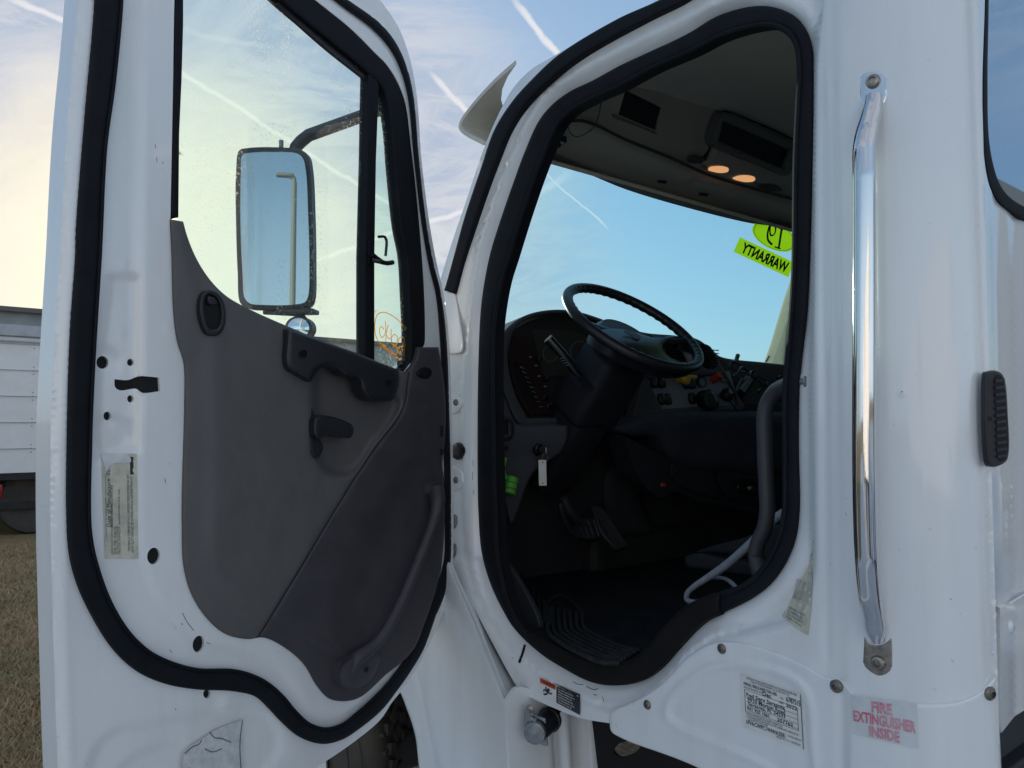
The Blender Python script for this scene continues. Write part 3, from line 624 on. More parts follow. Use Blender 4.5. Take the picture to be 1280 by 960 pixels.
def hside(P):
    z = np.zeros(len(P)); d, _ = segd(P, K); i = inside(P, K); sd = np.where(i, -d, d)
    w = np.where(P[:,0] > 1000, 5.0, np.where((P[:,1] > 700), 13.0, 24.0))
    z += -.030+.030*ss(sd/w, -1, 1)
    do, _ = segd(P, OO); z += .010*np.sin(np.clip(do/30,0,1)*PI)*i
    # roof side and pillar fall away beyond the drip strip
    lf = (sd > 0) & ((P[:,0] < 600) | (P[:,1] < 140) & (P[:,0] < 1000))
    z -= np.where(lf, .020*ss(sd, 12, 45), 0)
    xx = P[:,0]-(P[:,1]-400)*.012
    # pressed ribs of the rear pillar
    z += .0035*ss(xx, 1043, 1056)*(P[:,0] > 1000)-.004*np.exp(-((xx-1030)/5)**2)*ss(P[:,1], 870, 800)
    z -= .004*np.exp(-((P[:,0]-(1207+P[:,1]*.036))/3.0)**2)
    z += .004*ss(P[:,0]-(1211+P[:,1]*.036), 0, 4)
    rg = np.random.default_rng(3)
    for x, y in [(1007,428),(1005,517),(1005,563),(1006,612),(1004,655),(1000,672),(985,716),(958,748),(1008,330),(833,868),(1014,20),(1128,490)]: z += .0014*np.exp(-((P[:,0]-x)**2+(P[:,1]-y)**2)/9)
    return z
cabs = panel('cab_side_panel', SIDE, BO, WHITE, TRUCK, holes=[OO], cell=4.6, h=hside, thick=.03)
def hseal(P): return np.full(len(P), -.016)
panel('opening_seal', SIDE, OO, RUB, cabs, holes=[OI], cell=5, h=hseal, thick=.035, er=6, eh=.010)
# a second lip line of the seal
m = MB(); lip2 = []
oi = crv([((a[0]*.42+b[0]*.58), (a[1]*.42+b[1]*.58)) for a, b in zip(op_out, op_in)]) if len(op_out) == len(op_in) else OI
m.tube(SIDE.lift(OI, -.020), .006, 8, closed=True); m.build('seal_lip', RUB, cabs)
# jamb return into the cab
m = MB(); q = OI; a = SIDE.lift(q, -.030); n_ = len(q); b = a.copy(); cI = a.mean(0); b[:,0] += .018
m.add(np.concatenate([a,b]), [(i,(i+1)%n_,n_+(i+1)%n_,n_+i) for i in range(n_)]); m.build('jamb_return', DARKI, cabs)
# thick step seal along the sill
ss_out = [(655,798,1),(673,815),(707,837),(740,853),(768,857),(800,852),(823,837),(843,815),(867,789),(880,778),(899,769,1)]
ss_in = [(900,742,1),(876,748),(850,763),(828,785),(810,806),(793,823),(770,829),(745,827),(713,815),(683,800),(655,785,1)]
panel('step_seal', SIDE, crv(ss_out+ss_in), RUB2, cabs, cell=5, h=-.004, thick=.03, er=5, eh=.008)
m = MB(); m.tube(path(SIDE, [(656,806),(653,817),(649,828)], HF(hside,.002), 2), .0032, 6); m.build('seal_tail', RUB, cabs)
# outer drip strip on pillar and roof edge
st_o = [(850,-14,1),(820,2),(773,23),(700,67),(667,97),(640,127),(618,162),(600,213),(580,273),(567,320),(555,363,1)]
st_i = [(568,367,1),(580,320),(600,257),(620,203),(637,163),(657,131),(690,98),(727,70),(807,26),(855,2),(880,-14,1)]
panel('roof_edge_strip', SIDE, crv(st_o+st_i), RUB, cabs, cell=5, h=.010, thick=.015, er=3.5, eh=.004)
# pillar foot cover plate
panel('cowl_corner_plate', SIDE, crv([(556,364,1),(568,367,1),(573,395),(578,432),(576,440),(568,442),(558,442,1)], step=4), WHITE, cabs, cell=5, h=.004, thick=.004, er=2, eh=.001)
# hinges with bolts, check strap
for y0, y1, yb in ((491,520,503),(583,617,600)):
    panel('door_hinge', SIDE, crv([(560,y0,1),(573,y0+2),(578,yb),(572,yb+12),(560,y1,1)], step=3), WHITE, cabs, cell=4, h=-.004, thick=.012, er=1.5, eh=.001)
for yb in (503,600): m = MB(); disc(m, SIDE, 570, yb, .0095, -.004, [(1,0),(1,.003),(.7,.006),(.35,.006),(.3,.004),(0,.004)]); m.build('hinge_bolt', BOLT, cabs)
m = MB(); m.tube(path(SIDE, [(558,563),(566,564)], .0), .005, 8); panel('', SIDE, crv([(566,556,1),(572,553),(578,560),(577,570),(572,575),(566,572,1)], step=2), BLK, cell=4, h=.004, thick=.02, er=2, eh=.004, mb=m); m.build('door_check', BLKS, cabs)
for y in (652, 688): panel('hinge_leaf', SIDE, crv([(562,y-9,1),(568,y-8),(569,y+4),(566,y+9),(561,y+8,1)], step=2), ZINC, cabs, cell=4, h=.002, thick=.012, er=1.5, eh=.002)
# striker pin
m = MB(); c = SIDE.lift([(1010,477)], -.028)[0]; e = SIDE.lift([(990,477)], -.028)[0]; e = c+(e-c)/np.linalg.norm(e-c)*.042
m.tube([c, c+(e-c)*.1, c+(e-c)*.1, c+(e-c)*.7, c+(e-c)*.72, e], [.011,.011,.006,.006,.0045,.0045], 12); m.build('striker_pin', ZINC, cabs)
# warning label by the step
q = [(674,846),(725,868),(725,894),(674,867)]
m = MB(); hL = HF(hside, .0040)
rectq(m, SIDE, q, (0,0,.42,1), 0, hL, 16); rectq(m, SIDE, q, (.02,.03,.40,.33), 1, hL+.0006, 12); rectq(m, SIDE, q, (.42,0,1,1), 2, hL, 16)
write(m, SIDE, q, '! WARNING', (.05,.09,.38,.27), 2, hL+.0014, True)
for i, s in enumerate(['Wet or dirty steps are slippery.','Face vehicle when entering.','Always maintain three','points of contact. Use','handholds and steps only.','Do not jump or carry','objects in or out of cab.']): write(m, SIDE, q, s, (.46,.05+i*.133,.80+.03*(i%3),.145+i*.133), 0, hL+.0014, True)
def fig(pts, w): m.tube(path(SIDE, [tuple(bil(q, np.array([[u,v]]))[0]) for u,v in pts], hL+.0014, 1), w, 5, mi=2, flat=.3, up=(-1,0,0))
fig([(.16,.40),(.17,.55),(.21,.66),(.18,.80),(.11,.90)], .0022); fig([(.21,.62),(.27,.68),(.31,.63)], .0018); fig([(.19,.66),(.12,.62),(.11,.75)], .0018)
c = SIDE.lift(bil(q, np.array([[.225,.53]])), hL+.0014)[0]; m.lathe(c, (-1,0,0), [(.0045,0),(.0045,.0004),(0,.0004)], 12, 2)
m.build('step_warning_label', [PAPER, ORANGE, INK], cabs)
# narrow pointed label on the rear jamb
m = MB(); lab = crv([(1017,672,1),(1016,708,1),(1014,760,1),(1010,794,1),(1000,789),(977,770,1),(985,757),(992,743),(1003,722),(1011,706,1)], step=3)
panel('', SIDE, lab, PAPERY, cell=4, h=HF(hside,.0015), mb=m)
q = [(993,724),(1012,735),(1012,792),(978,768)]
for i in range(9): write(m, SIDE, [(996,722),(1009,728),(1003,757),(990,748)], ['LOADING INFO','TIRE SIZE FRONT','11R22.5 16 PLY','REAR 11R22.5','COLD INFLATION','PRESSURE KPA PSI','FRONT 720 105','REAR 720 105','RIM 22.5 X 8.25'][i], (.02,.02+i*.108,.98,.10+i*.108), 1, HF(hside,.0024))
for i, s in enumerate(['TIRE-SPRING CAPACITY','SEE OWNERS MANUAL','VIN 1FVACWFC1','GVWR 11793 KG']): write(m, SIDE, [(986,757),(1009,768),(1007,790),(980,771)], s, (.03,.05+i*.24,.9-.1*(i%2),.2+i*.24), 1, HF(hside,.0024))
for i in range(5): write(m, SIDE, [(1012,695),(1016,690),(1015,722),(1010,720)], '|/ |/', (0,i*.2,1,.13+i*.2), 1, HF(hside,.0024))
m.build('tyre_label', [PAPERY, INKF], cabs)
for pts, w in (([(716,852),(722,855),(729,856)],.0011),([(733,858),(742,862),(748,861)],.0014),([(719,866),(724,868)],.0009),([(742,868),(746,869)],.0012),([(753,871),(755,877)],.0010),([(591,575),(591.5,583)],.0008),([(590.5,590),(591,600)],.0008),([(592,612),(592,618)],.0008),([(640,822),(641,823)],.0013),([(1127,489),(1128,490)],.0012),([(1188,749),(1189,749)],.0012)):
    m = MB(); m.tube(path(SIDE, pts, HF(hside,.0003), 2), w*.8, 5); m.build('scuff_mark', SCUFF, cabs)
# ---------------- kick panel along the bottom
kp = [(762,903,1),(762,893),(770,886),(780,882),(800,873),(820,860),(837,845),(852,828),(867,816),(880,808),(895,803),(913,802),(947,808),(980,820),(1007,832),(1030,845),(1045,849),(1055,852),(1060,860),(1067,866),(1093,872),(1143,879),(1185,879),(1205,875),(1223,866),(1237,853),(1246,842,1),(1249,900),(1252,962,1),(1254,1040,1),(1140,1085),(1020,1050,1),(873,960),(780,924),(764,914)]
ridgeE = crv([(833,895),(836,878),(848,862),(863,850),(880,838),(900,832),(925,831),(960,837),(987,847),(1003,860),(1012,882),(1015,920),(1017,990),(1000,985),(950,955),(913,938),(880,924),(850,911)])
KP = crv(kp, step=4)
def hkick(P):
    d, _ = segd(P, ridgeE); i = inside(P, ridgeE)
    z = .007+.0045*np.exp(-(d/4.5)**2)-.002*ss(d,0,10)*i
    z += .0035*ss(P[:,0], 1056, 1066)-.004*np.exp(-((P[:,0]-1052)/5)**2)
    z -= .003*ss(P[:,0], 1205, 1218)
    return z
kick = panel('kick_panel', SIDE, KP, WHITE, TRUCK, cell=5, h=hkick, thick=.012, er=4, eh=.003)
for x, y, r in ((809,881,.0085),(902,811,.0085),(1045,858,.0095),(1238,867,.0095)):
    m = MB(); disc(m, SIDE, x, y, r, .008, [(1.12,-.004),(1.12,.0008),(1.05,.0014),(.95,.0020),(.80,.0040),(.45,.0048),(.40,.002),(.15,.002),(0,.002)], 24); m.build('panel_bolt', BOLT, kick)
q = [(925,841),(1001,867),(1005,937),(928,908)]; h0 = HF(hkick, .0010); m = MB()
rectq(m, SIDE, q, (0,0,1,1), 0, h0, 12)
W_ = lambda s, b, bold=False, mi=1: write(m, SIDE, q, s, b, mi, h0+.0008, bold)
W_('A RECORD OF THIS VEHICLE INSPECTION REPORT WITH THE COMPANY DESCRIBED HEREIN', (.10,.03,.93,.075)); W_('MEETS THE REQUIREMENTS OF 49 CFR PART 396', (.18,.085,.80,.125))
W_('ANNUAL VEHICLE INSPECTION LABEL', (.05,.14,.60,.20), True); W_('No.', (.66,.18,.71,.23)); W_('6787515', (.75,.14,.98,.24), True)
W_('ANNUAL INSPECTION COMPLETED   MONTH', (.05,.22,.35,.26)); W_('Dec', (.36,.20,.50,.28), True); W_('2022', (.74,.27,.92,.34), True); W_('YEAR', (.62,.27,.70,.31))
for i, s in enumerate(['Fed Serv Sarasota','9910 Morton Road','Sarasota, FL 34233']): W_(s, (.09+.01*i,.325+i*.085,.72,.40+i*.085), True)
W_('941 925 1061', (.09,.59,.45,.65), True); W_('257762', (.58,.595,.84,.66), True)
for i in range(4): rectq(m, SIDE, q, (.09,.405+i*.085,.92,.411+i*.085), 1, h0+.0007, 4)
for b in ((.06,.28,.93,.287),(.06,.69,.93,.697),(.06,.28,.068,.69),(.922,.28,.93,.69),(.985,.02,.995,1.0)): rectq(m, SIDE, q, b, 1, h0+.0006, 4)
W_('THE VEHICLE IDENTIFIED BELOW HAS PASSED AN INSPECTION IN', (.07,.71,.66,.745)); W_('ACCORDANCE WITH THE FEDERAL MOTOR CARRIER SAFETY REGULATIONS', (.07,.755,.92,.79))
W_('VEHICLE IDENTIFICATION NUMBER', (.10,.80,.42,.83)); W_('1FVACWFC1VHWA3581', (.07,.84,.70,.92), True); W_('CERTIFIED INSPECTOR', (.74,.84,.96,.875)); W_('ORDER NO. 12-4 - COPYRIGHT', (.55,.93,.95,.965))
m.build('inspection_label', [PAPER, INK], kick)
q = [(1063,866),(1146,882),(1148,936),(1066,916)]; q = [(1063,868),(1146,880),(1148,936),(1065,917)]; h0 = HF(hkick, .0010); m = MB()
nb = 14
rectq(m, SIDE, q, (0,0,1,1), 0, h0, nb)
for s, b in (('FIRE',(.31,.09,.62,.36)),('EXTINGUISHER',(.03,.39,.97,.67)),('INSIDE',(.26,.70,.72,.97))): write(m, SIDE, q, s, b, 1, h0+.001, .03)
m.build('fire_extinguisher_label', [CLEARL, REDF], kick)
# ---------------- chrome grab rail
P = path(SIDE, [(1092,122),(1091,134),(1087,150),(1083,166),(1080,185),(1080,220),(1080,400),(1080,600),(1083,700),(1087,745),(1092,772),(1096,800)], [.010,.016,.030,.046,.058,.062,.064,.064,.062,.046,.026,.012], 6)
rail = MB().tube(P, np.interp(np.linspace(0,1,len(P)), [0,.02,.06,.94,.98,1], [.014,.0165,.0172,.0172,.0165,.012]), 28).build('grab_rail', CHROME, TRUCK)
for o_, hs, yc in (([(1075,96,1),(1080,91),(1092,88),(1104,91),(1110,99,1),(1109,118),(1105,130),(1098,136),(1086,136),(1078,130),(1075,120)], .004, 102), ([(1080,793,1),(1087,803),(1097,806),(1107,803),(1115,795,1),(1116,812),(1116,836,1),(1108,843),(1097,845),(1085,838),(1078,831,1)], .004, 828)):
    b_ = panel('rail_bracket', SIDE, crv(o_, step=3), CHROME if yc < 500 else STEEL, rail, cell=4, h=hs, thick=.006, er=2, eh=.002)
    m = MB(); disc(m, SIDE, 1091.5 if yc < 500 else 1098, yc, .0115, hs, [(1,0),(1,.003),(.85,.0062),(.5,.0075),(.42,.0045),(.12,.0045),(0,.0045)], 28); m.build('rail_screw', STEEL, rail)
# ---------------- back wall of the cab with window and vent
bw = crv([(1219,-214,1),(1300,-190,1),(1380,-160,1),(1500,-5,1),(1500,900,1),(1280,888),(1252,916,1),(1250,760,1),(1243,757,1),(1236,500),(1226,150)], step=14)
wq = crv([(1231,-60,1),(1231,0),(1228,100),(1229,183),(1233,217),(1238,236),(1247,252),(1261,264),(1280,276),(1340,305),(1420,330),(1440,250),(1430,120),(1340,-60),(1255,-150),(1236,-120)], step=4)
wi = crv([(1236,-60,1),(1236,0),(1234.5,100),(1236,170),(1241,203),(1248,226),(1257,241),(1268,251),(1284,260),(1340,284),(1400,300),(1420,240),(1410,125),(1330,-45),(1256,-132),(1241,-106)], step=4)
back = panel('cab_back_wall', BACK, bw, WHITE2, TRUCK, holes=[wq], cell=7, h=lambda P: -.012*ss(P[:,0]-(1228+P[:,1]*.02), -6, 14)*(P[:,1] < 757)-.004*np.exp(-((P[:,0]-1270)/6)**2), thick=.02)
panel('rear_window_seal', BACK, wq, RUB, back, holes=[wi], cell=6, h=-.008, thick=.02, er=2, eh=.003)
RG = mat('dark_rear_glass', (.42,.52,.62), .012, .8)
panel('rear_window', BACK, wi, RG, back, cell=40, h=-.013)
vent = panel('wall_vent', BACK, crv([(1232,471),(1234,465),(1243,463),(1252,467),(1256,475),(1260,520),(1261,565),(1258,576),(1246,583),(1238,583),(1235,578)], step=2), BLK, back, cell=4, h=.006, thick=.006, er=2, eh=.003)
m = MB()
panel('', BACK, crv([(1244,470),(1248,468),(1253,472),(1256,485),(1259,525),(1260,562),(1256,575),(1250,577),(1247,570),(1245,520)], step=2), VOID, cell=4, h=.0065, mb=m, mi=1)
for i in range(12):
    y = 475+i*8.6; x = 1244.5+i*.25
    panel('', BACK, crv([(x,y,1),(x+11.5,y-2.0,1),(x+12,y+1.6,1),(x,y+3.2,1)], step=4), BLK, cell=4, h=.0085, thick=.002, mb=m)
panel('', BACK, crv([(1236,521,1),(1240,521,1),(1240,526,1),(1236,526,1)], step=3), VOID, cell=4, h=.0066, mb=m, mi=1)
m.build('vent_louvre', [BLK, VOID], vent if False else back)
for x, y in ((1228,258),(1227,298),(1243,752),(1243,768),(1243,792),(1243,816),(1227,238)): m = MB(); disc(m, SIDE, x-1, y, .005, .003, [(1,0),(.8,.003),(0,.004)], 12); m.build('weld_dimple', WHITE2, cabs)
m = MB(); disc(m, BACK, 1259, 783, .012, -.006, [(1,0),(.9,.006),(.5,.009),(0,.009)], 16); m.build('back_wall_bolt', WHITE2, back)
m = MB(); m.tube([BACK.lift([(1262,0+y)], -.006)[0] for y in (755,)]+[BACK.lift([(1300,732)], -.006)[0], BACK.lift([(1400,665)], -.006)[0]], .003, 6); m.build('wall_seam', WHITE2, back)
# ---------------- roof shell, right side, floor pan: the cab as a closed box
XR = 2.18; YF = 1.98; ZT = 2.80; ZF = 1.10
XL = .10
def slab(name, c, size, mt, par=TRUCK, bev=.01): return MB().box(c, size, None, 0, bev).build(name, mt, par)
def zroof(x, y, d=0):
    u = min(x, XR+.02-x); z = 2.515+.225*(1-math.exp(-max(u,0)/.20))
    if y > 1.30: z -= .55*(y-1.30)**2
    return z-d
def roofgrid(d, x0, x1, y0, y1):
    xs = x0+(x1-x0)*(.5-.5*np.cos(np.linspace(0, PI, 30))); ys = np.linspace(y0, y1, 16); V = []
    for y in ys:
        for x in xs:
            k = (y-y0)/(y1-y0); yy = y0+k*(min(y1, 1.56+.24*min(1, min(x, XR-x)/.35))-y0); V.append((x, yy, zroof(x, yy, d)))
    V = [tuple(v) for v in V]
    return V, [(j*30+i, j*30+i+1, (j+1)*30+i+1, (j+1)*30+i) for j in range(15) for i in range(29)]
m = MB(); V, Fc = roofgrid(0, .022, XR, ye+.01, 1.80); m.add(V, Fc); V, Fc = roofgrid(.02, .03, XR, ye+.01, 1.79); m.add(V, [f[::-1] for f in Fc]); m.build('roof', WHITE2, TRUCK)
slab('floor_pan', (XL+.02+(XR-XL)/2, (ye+YF)/2+.05, ZF-.03), (XR-XL-.06, YF-ye+.1, .05), BLK)
m = MB(); m.box((XR, (ye+1.95)/2, 1.52), (.05, 1.95-ye, .9), None, 0, .01); m.box((XR, ye+.10, 2.20), (.05, .20, .66), None, 0, .01); m.box((XR, (ye+1.6)/2, 2.53), (.05, 1.6-ye, .06), None, 0, .01); m.build('passenger_side', DARKM, TRUCK)
m = MB(); m.add([(XR,ye+.2,1.97),(XR,1.95,1.97),(XR,1.62,2.57),(XR,ye+.2,2.57)], [(0,1,2,3)]); m.build('passenger_window', GLF, TRUCK)
slab('inner_back_wall', ((xe+XR)/2+.02, ye+.05, 1.78), (XR-xe-.02, .04, 1.40), DARKM)
# ================================================================== CAB INTERIOR
FLOOR = Plane((0,0,1.125), (0,0,1)); CLUS = Plane((.3,1.93,1.9), (-.12,-.97,.10)); LOWD = Plane((.2,1.83,1.7), (-.12,-.98,-.08)); FIRE = Plane((.5,2.06,1.3), (-.05,-1,.05))
VIS = Plane((0,1.72,2.47), (0,-.03,-.12)); FAC = Plane((0,1.60,2.50), (0,-.22,-.10)); CEIL = Plane((0,0,2.70), (0,0,-1))
PDASH = Plane((1.5,1.92,1.9), (-.10,-.97,.22)); PED = Plane((.5,1.90,1.2), (-.1,-.8,.5)); PILL = Plane((1.90,1.88,2.1), (-.85,.42,.15))
# ceiling, overhead shelf, visors
fx = lambda pts: crv(pts, step=6)
ceil = MB(); V, Fc = roofgrid(.035, .045, XR, ye+.06, 1.60); ceil.add(V, [f[::-1] for f in Fc])
head = ceil.build('headliner', LINER, TRUCK)
fas = fx([(668,158,1),(680,160),(695,163),(708,153),(732,151),(783,175),(835,196),(886,219),(938,235),(993,250),(1080,275,1),(1110,185,1),(1050,155),(994,142),(963,127),(938,120),(912,116),(886,119),(860,121),(835,112),(804,101),(765,100),(715,88),(690,115,1)])
cub1 = fx([(782,112,1),(828,135,1),(820,163,1),(773,143,1)]); cub1o = fx([(780,107),(786,108),(826,127),(833,137),(825,162),(818,168),(774,149),(767,143),(770,128)])
c2o = fx([(905,140),(912,141),(950,158),(994,180),(1000,190),(990,215),(982,220),(950,208),(898,187),(892,180),(895,160)]); cub2 = fx([(904,151,1),(987,188,1),(977,210,1),(898,176,1)])
conA = fx([(880,196),(886,188),(892,165),(899,144),(908,139),(945,152),(994,175),(1000,205),(990,222),(978,232),(955,235),(925,228),(890,216),(868,206),(858,200),(868,194)])
def hfas(P):
    z = np.zeros(len(P)); d, _ = segd(P, conA); i = inside(P, conA); z += .035*ss(np.where(i,d,-d), -4, 9)
    z -= .006*ss(P[:,0],828,850)*ss(P[:,0],895,865)*ss(P[:,1],185,160)
    for q in (cub1o,): d,_ = segd(P,q); i = inside(P,q); z += .008*ss(np.where(i,d,-d),-2,3)
    return z+.012
con = panel('overhead_console', FAC, fas, CONS, TRUCK, holes=[cub1, cub2], cell=5, h=hfas, thick=.01)
panel('cubby_back', FAC, cub1.mean(0)+(cub1-cub1.mean(0))*1.1, VOID, con, cell=12, h=HF(hfas,-.008)); panel('cubby_back', FAC, cub2.mean(0)+(cub2-cub2.mean(0))*1.02, VOID, con, cell=12, h=HF(hfas,-.004))  # near-flush black sheets in place of the shade inside the cubbies
panel('cubby_frame', FAC, c2o, CONSD, con, holes=[cub2], cell=4, h=.056, thick=.06, er=2.5, eh=.006)
panel('cubby_lip', FAC, fx([(767,143,1),(820,165,1),(822,168,1),(769,147,1)]), CONSD, con, cell=4, h=.03, thick=.01); panel('cubby_lip', FAC, fx([(895,180,1),(980,212,1),(978,217,1),(894,186,1)]), CONSD, con, cell=4, h=.062, thick=.01)
for xx, yy in ((899,212),(932,223.5)):
    l_ = panel('map_lamp', FAC, crv([(xx-12,yy),(xx-9,yy-3.5),(xx+4,yy-4.5),(xx+12,yy-1.5),(xx+11,yy+2.5),(xx-2,yy+4)], step=2), LAMP, con, cell=3, h=.050, thick=.016, er=2.5, eh=.004)
for xx, yy in ((885,210),(949,228)): panel('lamp_switch', FAC, crv([(xx-9,yy-2),(xx-5,yy-5),(xx+8,yy-2),(xx+7,yy+2),(xx-4,yy+2)], step=2), CONSD, con, cell=3, h=.039, thick=.006)
GR = mat('speaker_grille', (.03,.03,.028), .8); _g = GR.node_tree
_v = nd(_g,'ShaderNodeTexVoronoi',Scale=160.0); _t = nd(_g,'ShaderNodeTexCoord'); _g.links.new(_t.outputs['Object'],_v.inputs['Vector']); _r = nd(_g,'ShaderNodeMapRange'); _r.inputs[1].default_value=.2; _r.inputs[2].default_value=.5; _g.links.new(_v.outputs['Distance'],_r.inputs[0])
_x = nd(_g,'ShaderNodeMix',data_type='RGBA'); _x.inputs[6].default_value=(.004,.004,.004,1); _x.inputs[7].default_value=(.06,.057,.05,1); _g.links.new(_r.outputs[0],_x.inputs[0]); _g.links.new(_x.outputs[2],_g.nodes['Principled BSDF'].inputs['Base Color'])
for xx, yy in ((872,199),(962,233)): panel('speaker_grille', FAC, crv([(xx-13,yy+1),(xx-6,yy-5),(xx+10,yy-1),(xx+16,yy+5),(xx+2,yy+6),(xx-10,yy+4)], step=2), GR, con, cell=4, h=.040, thick=.006, er=1.5, eh=.002)
m = MB(); disc(m, CEIL, 969, 65, .018, 0, [(1.2,0),(1.1,.012),(.6,.03),(0,.03)], 16); m.build('coat_hook', CONSD, head)
panel('headliner_slot', FAC, crv([(865,126),(872,119),(885,118),(887,121),(876,127),(867,129)], step=2), VOID, con, cell=4, h=-.0, thick=.01)
vis_hi = [(668,158,1),(680,160),(695,162),(702,155),(710,152),(732,152),(783,175),(835,196),(886,219),(938,235),(993,250),(1080,277,1)]
vis_lo = [(1080,305,1),(1004,291),(992,288),(976,282),(938,277),(860,258),(783,235),(732,214),(680,192),(668,187,1)]
VS = crv(vis_hi+vis_lo)
vsp = crv([(848,235),(852,233),(870,222),(885,220),(900,224)], False)
def hvis(P):
    z = np.zeros(len(P)); d,_ = segd(P, VS); z -= .012*ss(d, 8, 0)
    d,_ = segd(P, vsp, False); z -= .010*np.exp(-(d/2)**2)
    return z
sv = panel('sun_visor', VIS, VS, CONS, TRUCK, cell=5, h=hvis, thick=.03)
panel('visor_edge', VIS, crv([(668,183,1),(680,188),(732,210),(783,231),(860,254),(938,272),(976,277),(994,281),(1080,300,1),(1080,307,1),(1004,293),(992,290),(976,284),(938,279),(860,260),(783,237),(732,216),(680,194),(668,189,1)]), CONSD, sv, cell=4, h=.004, thick=.03)
m = MB(); m.box(VIS.lift([(697,174)], .012)[0], (.05,.03,.02), None, 0, .004); m.box(VIS.lift([(690,180)], .012)[0], (.03,.05,.03), None, 0, .004); m.build('visor_pivot', BLKS, sv)
panel('visor_gap', VIS, crv([(680,157),(695,159),(702,152),(710,149.5),(732,149.5),(783,172.5),(835,193.5),(886,216.5),(938,232.5),(1000,249,1),(1000,253,1),(938,236.5),(886,220.5),(835,198),(783,177),(732,154),(710,154),(704,157),(697,164),(682,162)], step=3), VOID, sv, cell=4, h=.010)  # black strip laid over the visor joint as its shade
panel('console_gap', FAC, crv([(881,199),(887,190),(893,166),(899,146),(908,140.5),(945,154),(994,177,1),(994,174.5,1),(945,151),(908,137.5),(897,144),(890.5,165),(884.5,188),(878,197)], step=3), VOID, con, cell=3, h=HF(hfas,.004))  # black outline laid on as edge shade so the console bulge shows
for x,y in ((828,227),(880,243)): m = MB(); m.add(VIS.lift([(x-6,y-2),(x+6,y-1),(x+4,y+3),(x-7,y+1)], .004), [(0,1,2,3)]); m.build('visor_clip', VOID, sv)
wv = MB().tube(path(FAC, [(751,117),(751,128),(748,146),(741,160),(730,168),(720,171),(713,166),(710,158),(709,149)], [.02,.04,.05,.05,.05,.05,.05,.04,.02], 2), .0013, 6).build('wire', BLKS, center=True); tag(wv, 'thin black wire dangling in a loop under the overhead shelf', 'wire')
# windshield
m = MB(); nx, nz = 20, 8; V = []
for j in range(nz+1):
    for i in range(nx+1):
        x = .09+(2.12-.09)*i/nx; q = ((x-1.1)/1.02)**2; t = j/nz
        yb = 2.24-.26*q; yt = 1.77-.06*q; V.append((x, yb+(yt-yb)*t+.02*math.sin(PI*t), 1.90+(2.50-1.90)*t))
m.add(V, [(j*(nx+1)+i, j*(nx+1)+i+1, (j+1)*(nx+1)+i+1, (j+1)*(nx+1)+i) for j in range(nz) for i in range(nx)])
wind = m.build('windshield', GLF, TRUCK)
m = MB(); m.tube([V[j*(nx+1)] for j in range(nz+1)], .03, 8); m.tube([V[nz*(nx+1)+i] for i in range(nx+1)], .016, 8); m.build('windshield_gasket', RUB, wind)
WSP = Plane((1.1,2.02,2.2), (0,-.60,-.46))
m = MB(); ov = circ(967,293.5,30,17,40,24); ov2 = circ(967,293.5,27.5,15,40,24)
pt = lambda x, y: (900+x/9.6, 260+y/9.6)
ov = crv([pt(385,270),pt(400,210),pt(440,160),pt(510,150),pt(620,165),pt(740,205),pt(840,280),pt(900,370),pt(905,430),pt(880,490),pt(820,522),pt(740,525),pt(620,495),pt(500,430),pt(420,350)], step=3)
cO = ov.mean(0); ov2 = cO+(ov-cO)*.93; ov3 = cO+(ov-cO)*.905
panel('', WSP, ov, LIME, cell=6, h=.05, mb=m); panel('', WSP, ov2, INK, holes=[ov3], cell=6, h=.0515, mb=m, mi=1)
# characters seen from behind: mirrored
def fq(pts, w): m.tube(path(WSP, [pt(*p) for p in pts], .052, 1.2), w, 6, mi=1, flat=.25, up=WSP.n)
fq([(740,250),(705,480)], .0062); fq([(705,240),(755,262)], .0030); fq([(655,465),(725,490)], .0034)
fq([(640,190),(605,200),(580,260),(570,330),(580,390),(625,440)], .0052); fq([(640,190),(665,230),(662,290),(640,325),(612,330),(600,290),(605,225),(635,192)], .0042)
m.build('year_sticker', [LIME, INK], wind)
m = MB(); q = [pt(240,350), pt(885,650), pt(822,832), pt(162,525)]
rectq(m, WSP, q, (0,0,1,1), 0, .05, 6)
qm = [q[1], q[0], q[3], q[2]]      # u runs right-to-left: read from outside
write(m, WSP, qm, 'WARRANTY', (.06,.16,.90,.84), 1, .0515, .04); m.build('warranty_sticker', [LIME, INK], wind)
# passenger side pillar trim, sunlit through the windshield
pil = panel('pillar_trim', PILL, crv([(950,470,1),(955,453),(962,433),(977,383),(990,343,1),(996,345,1),(990,385),(984,430),(981,470,1)]), BEIGE, TRUCK, cell=6, h=0, thick=.04, er=3, eh=.01)
m = MB(); m.tube([PILL.lift([(961,445)],.0)[0], PILL.lift([(957,452)],.0)[0]], .004); m.build('pillar_edge', BLK, pil)
panel('pillar_trim_inner', PILL, crv([(981,470,1),(984,430),(990,385),(996,345),(1012,290,1),(1060,290,1),(1040,470,1)]), DARKM, pil, cell=8, h=-.004, thick=.03)
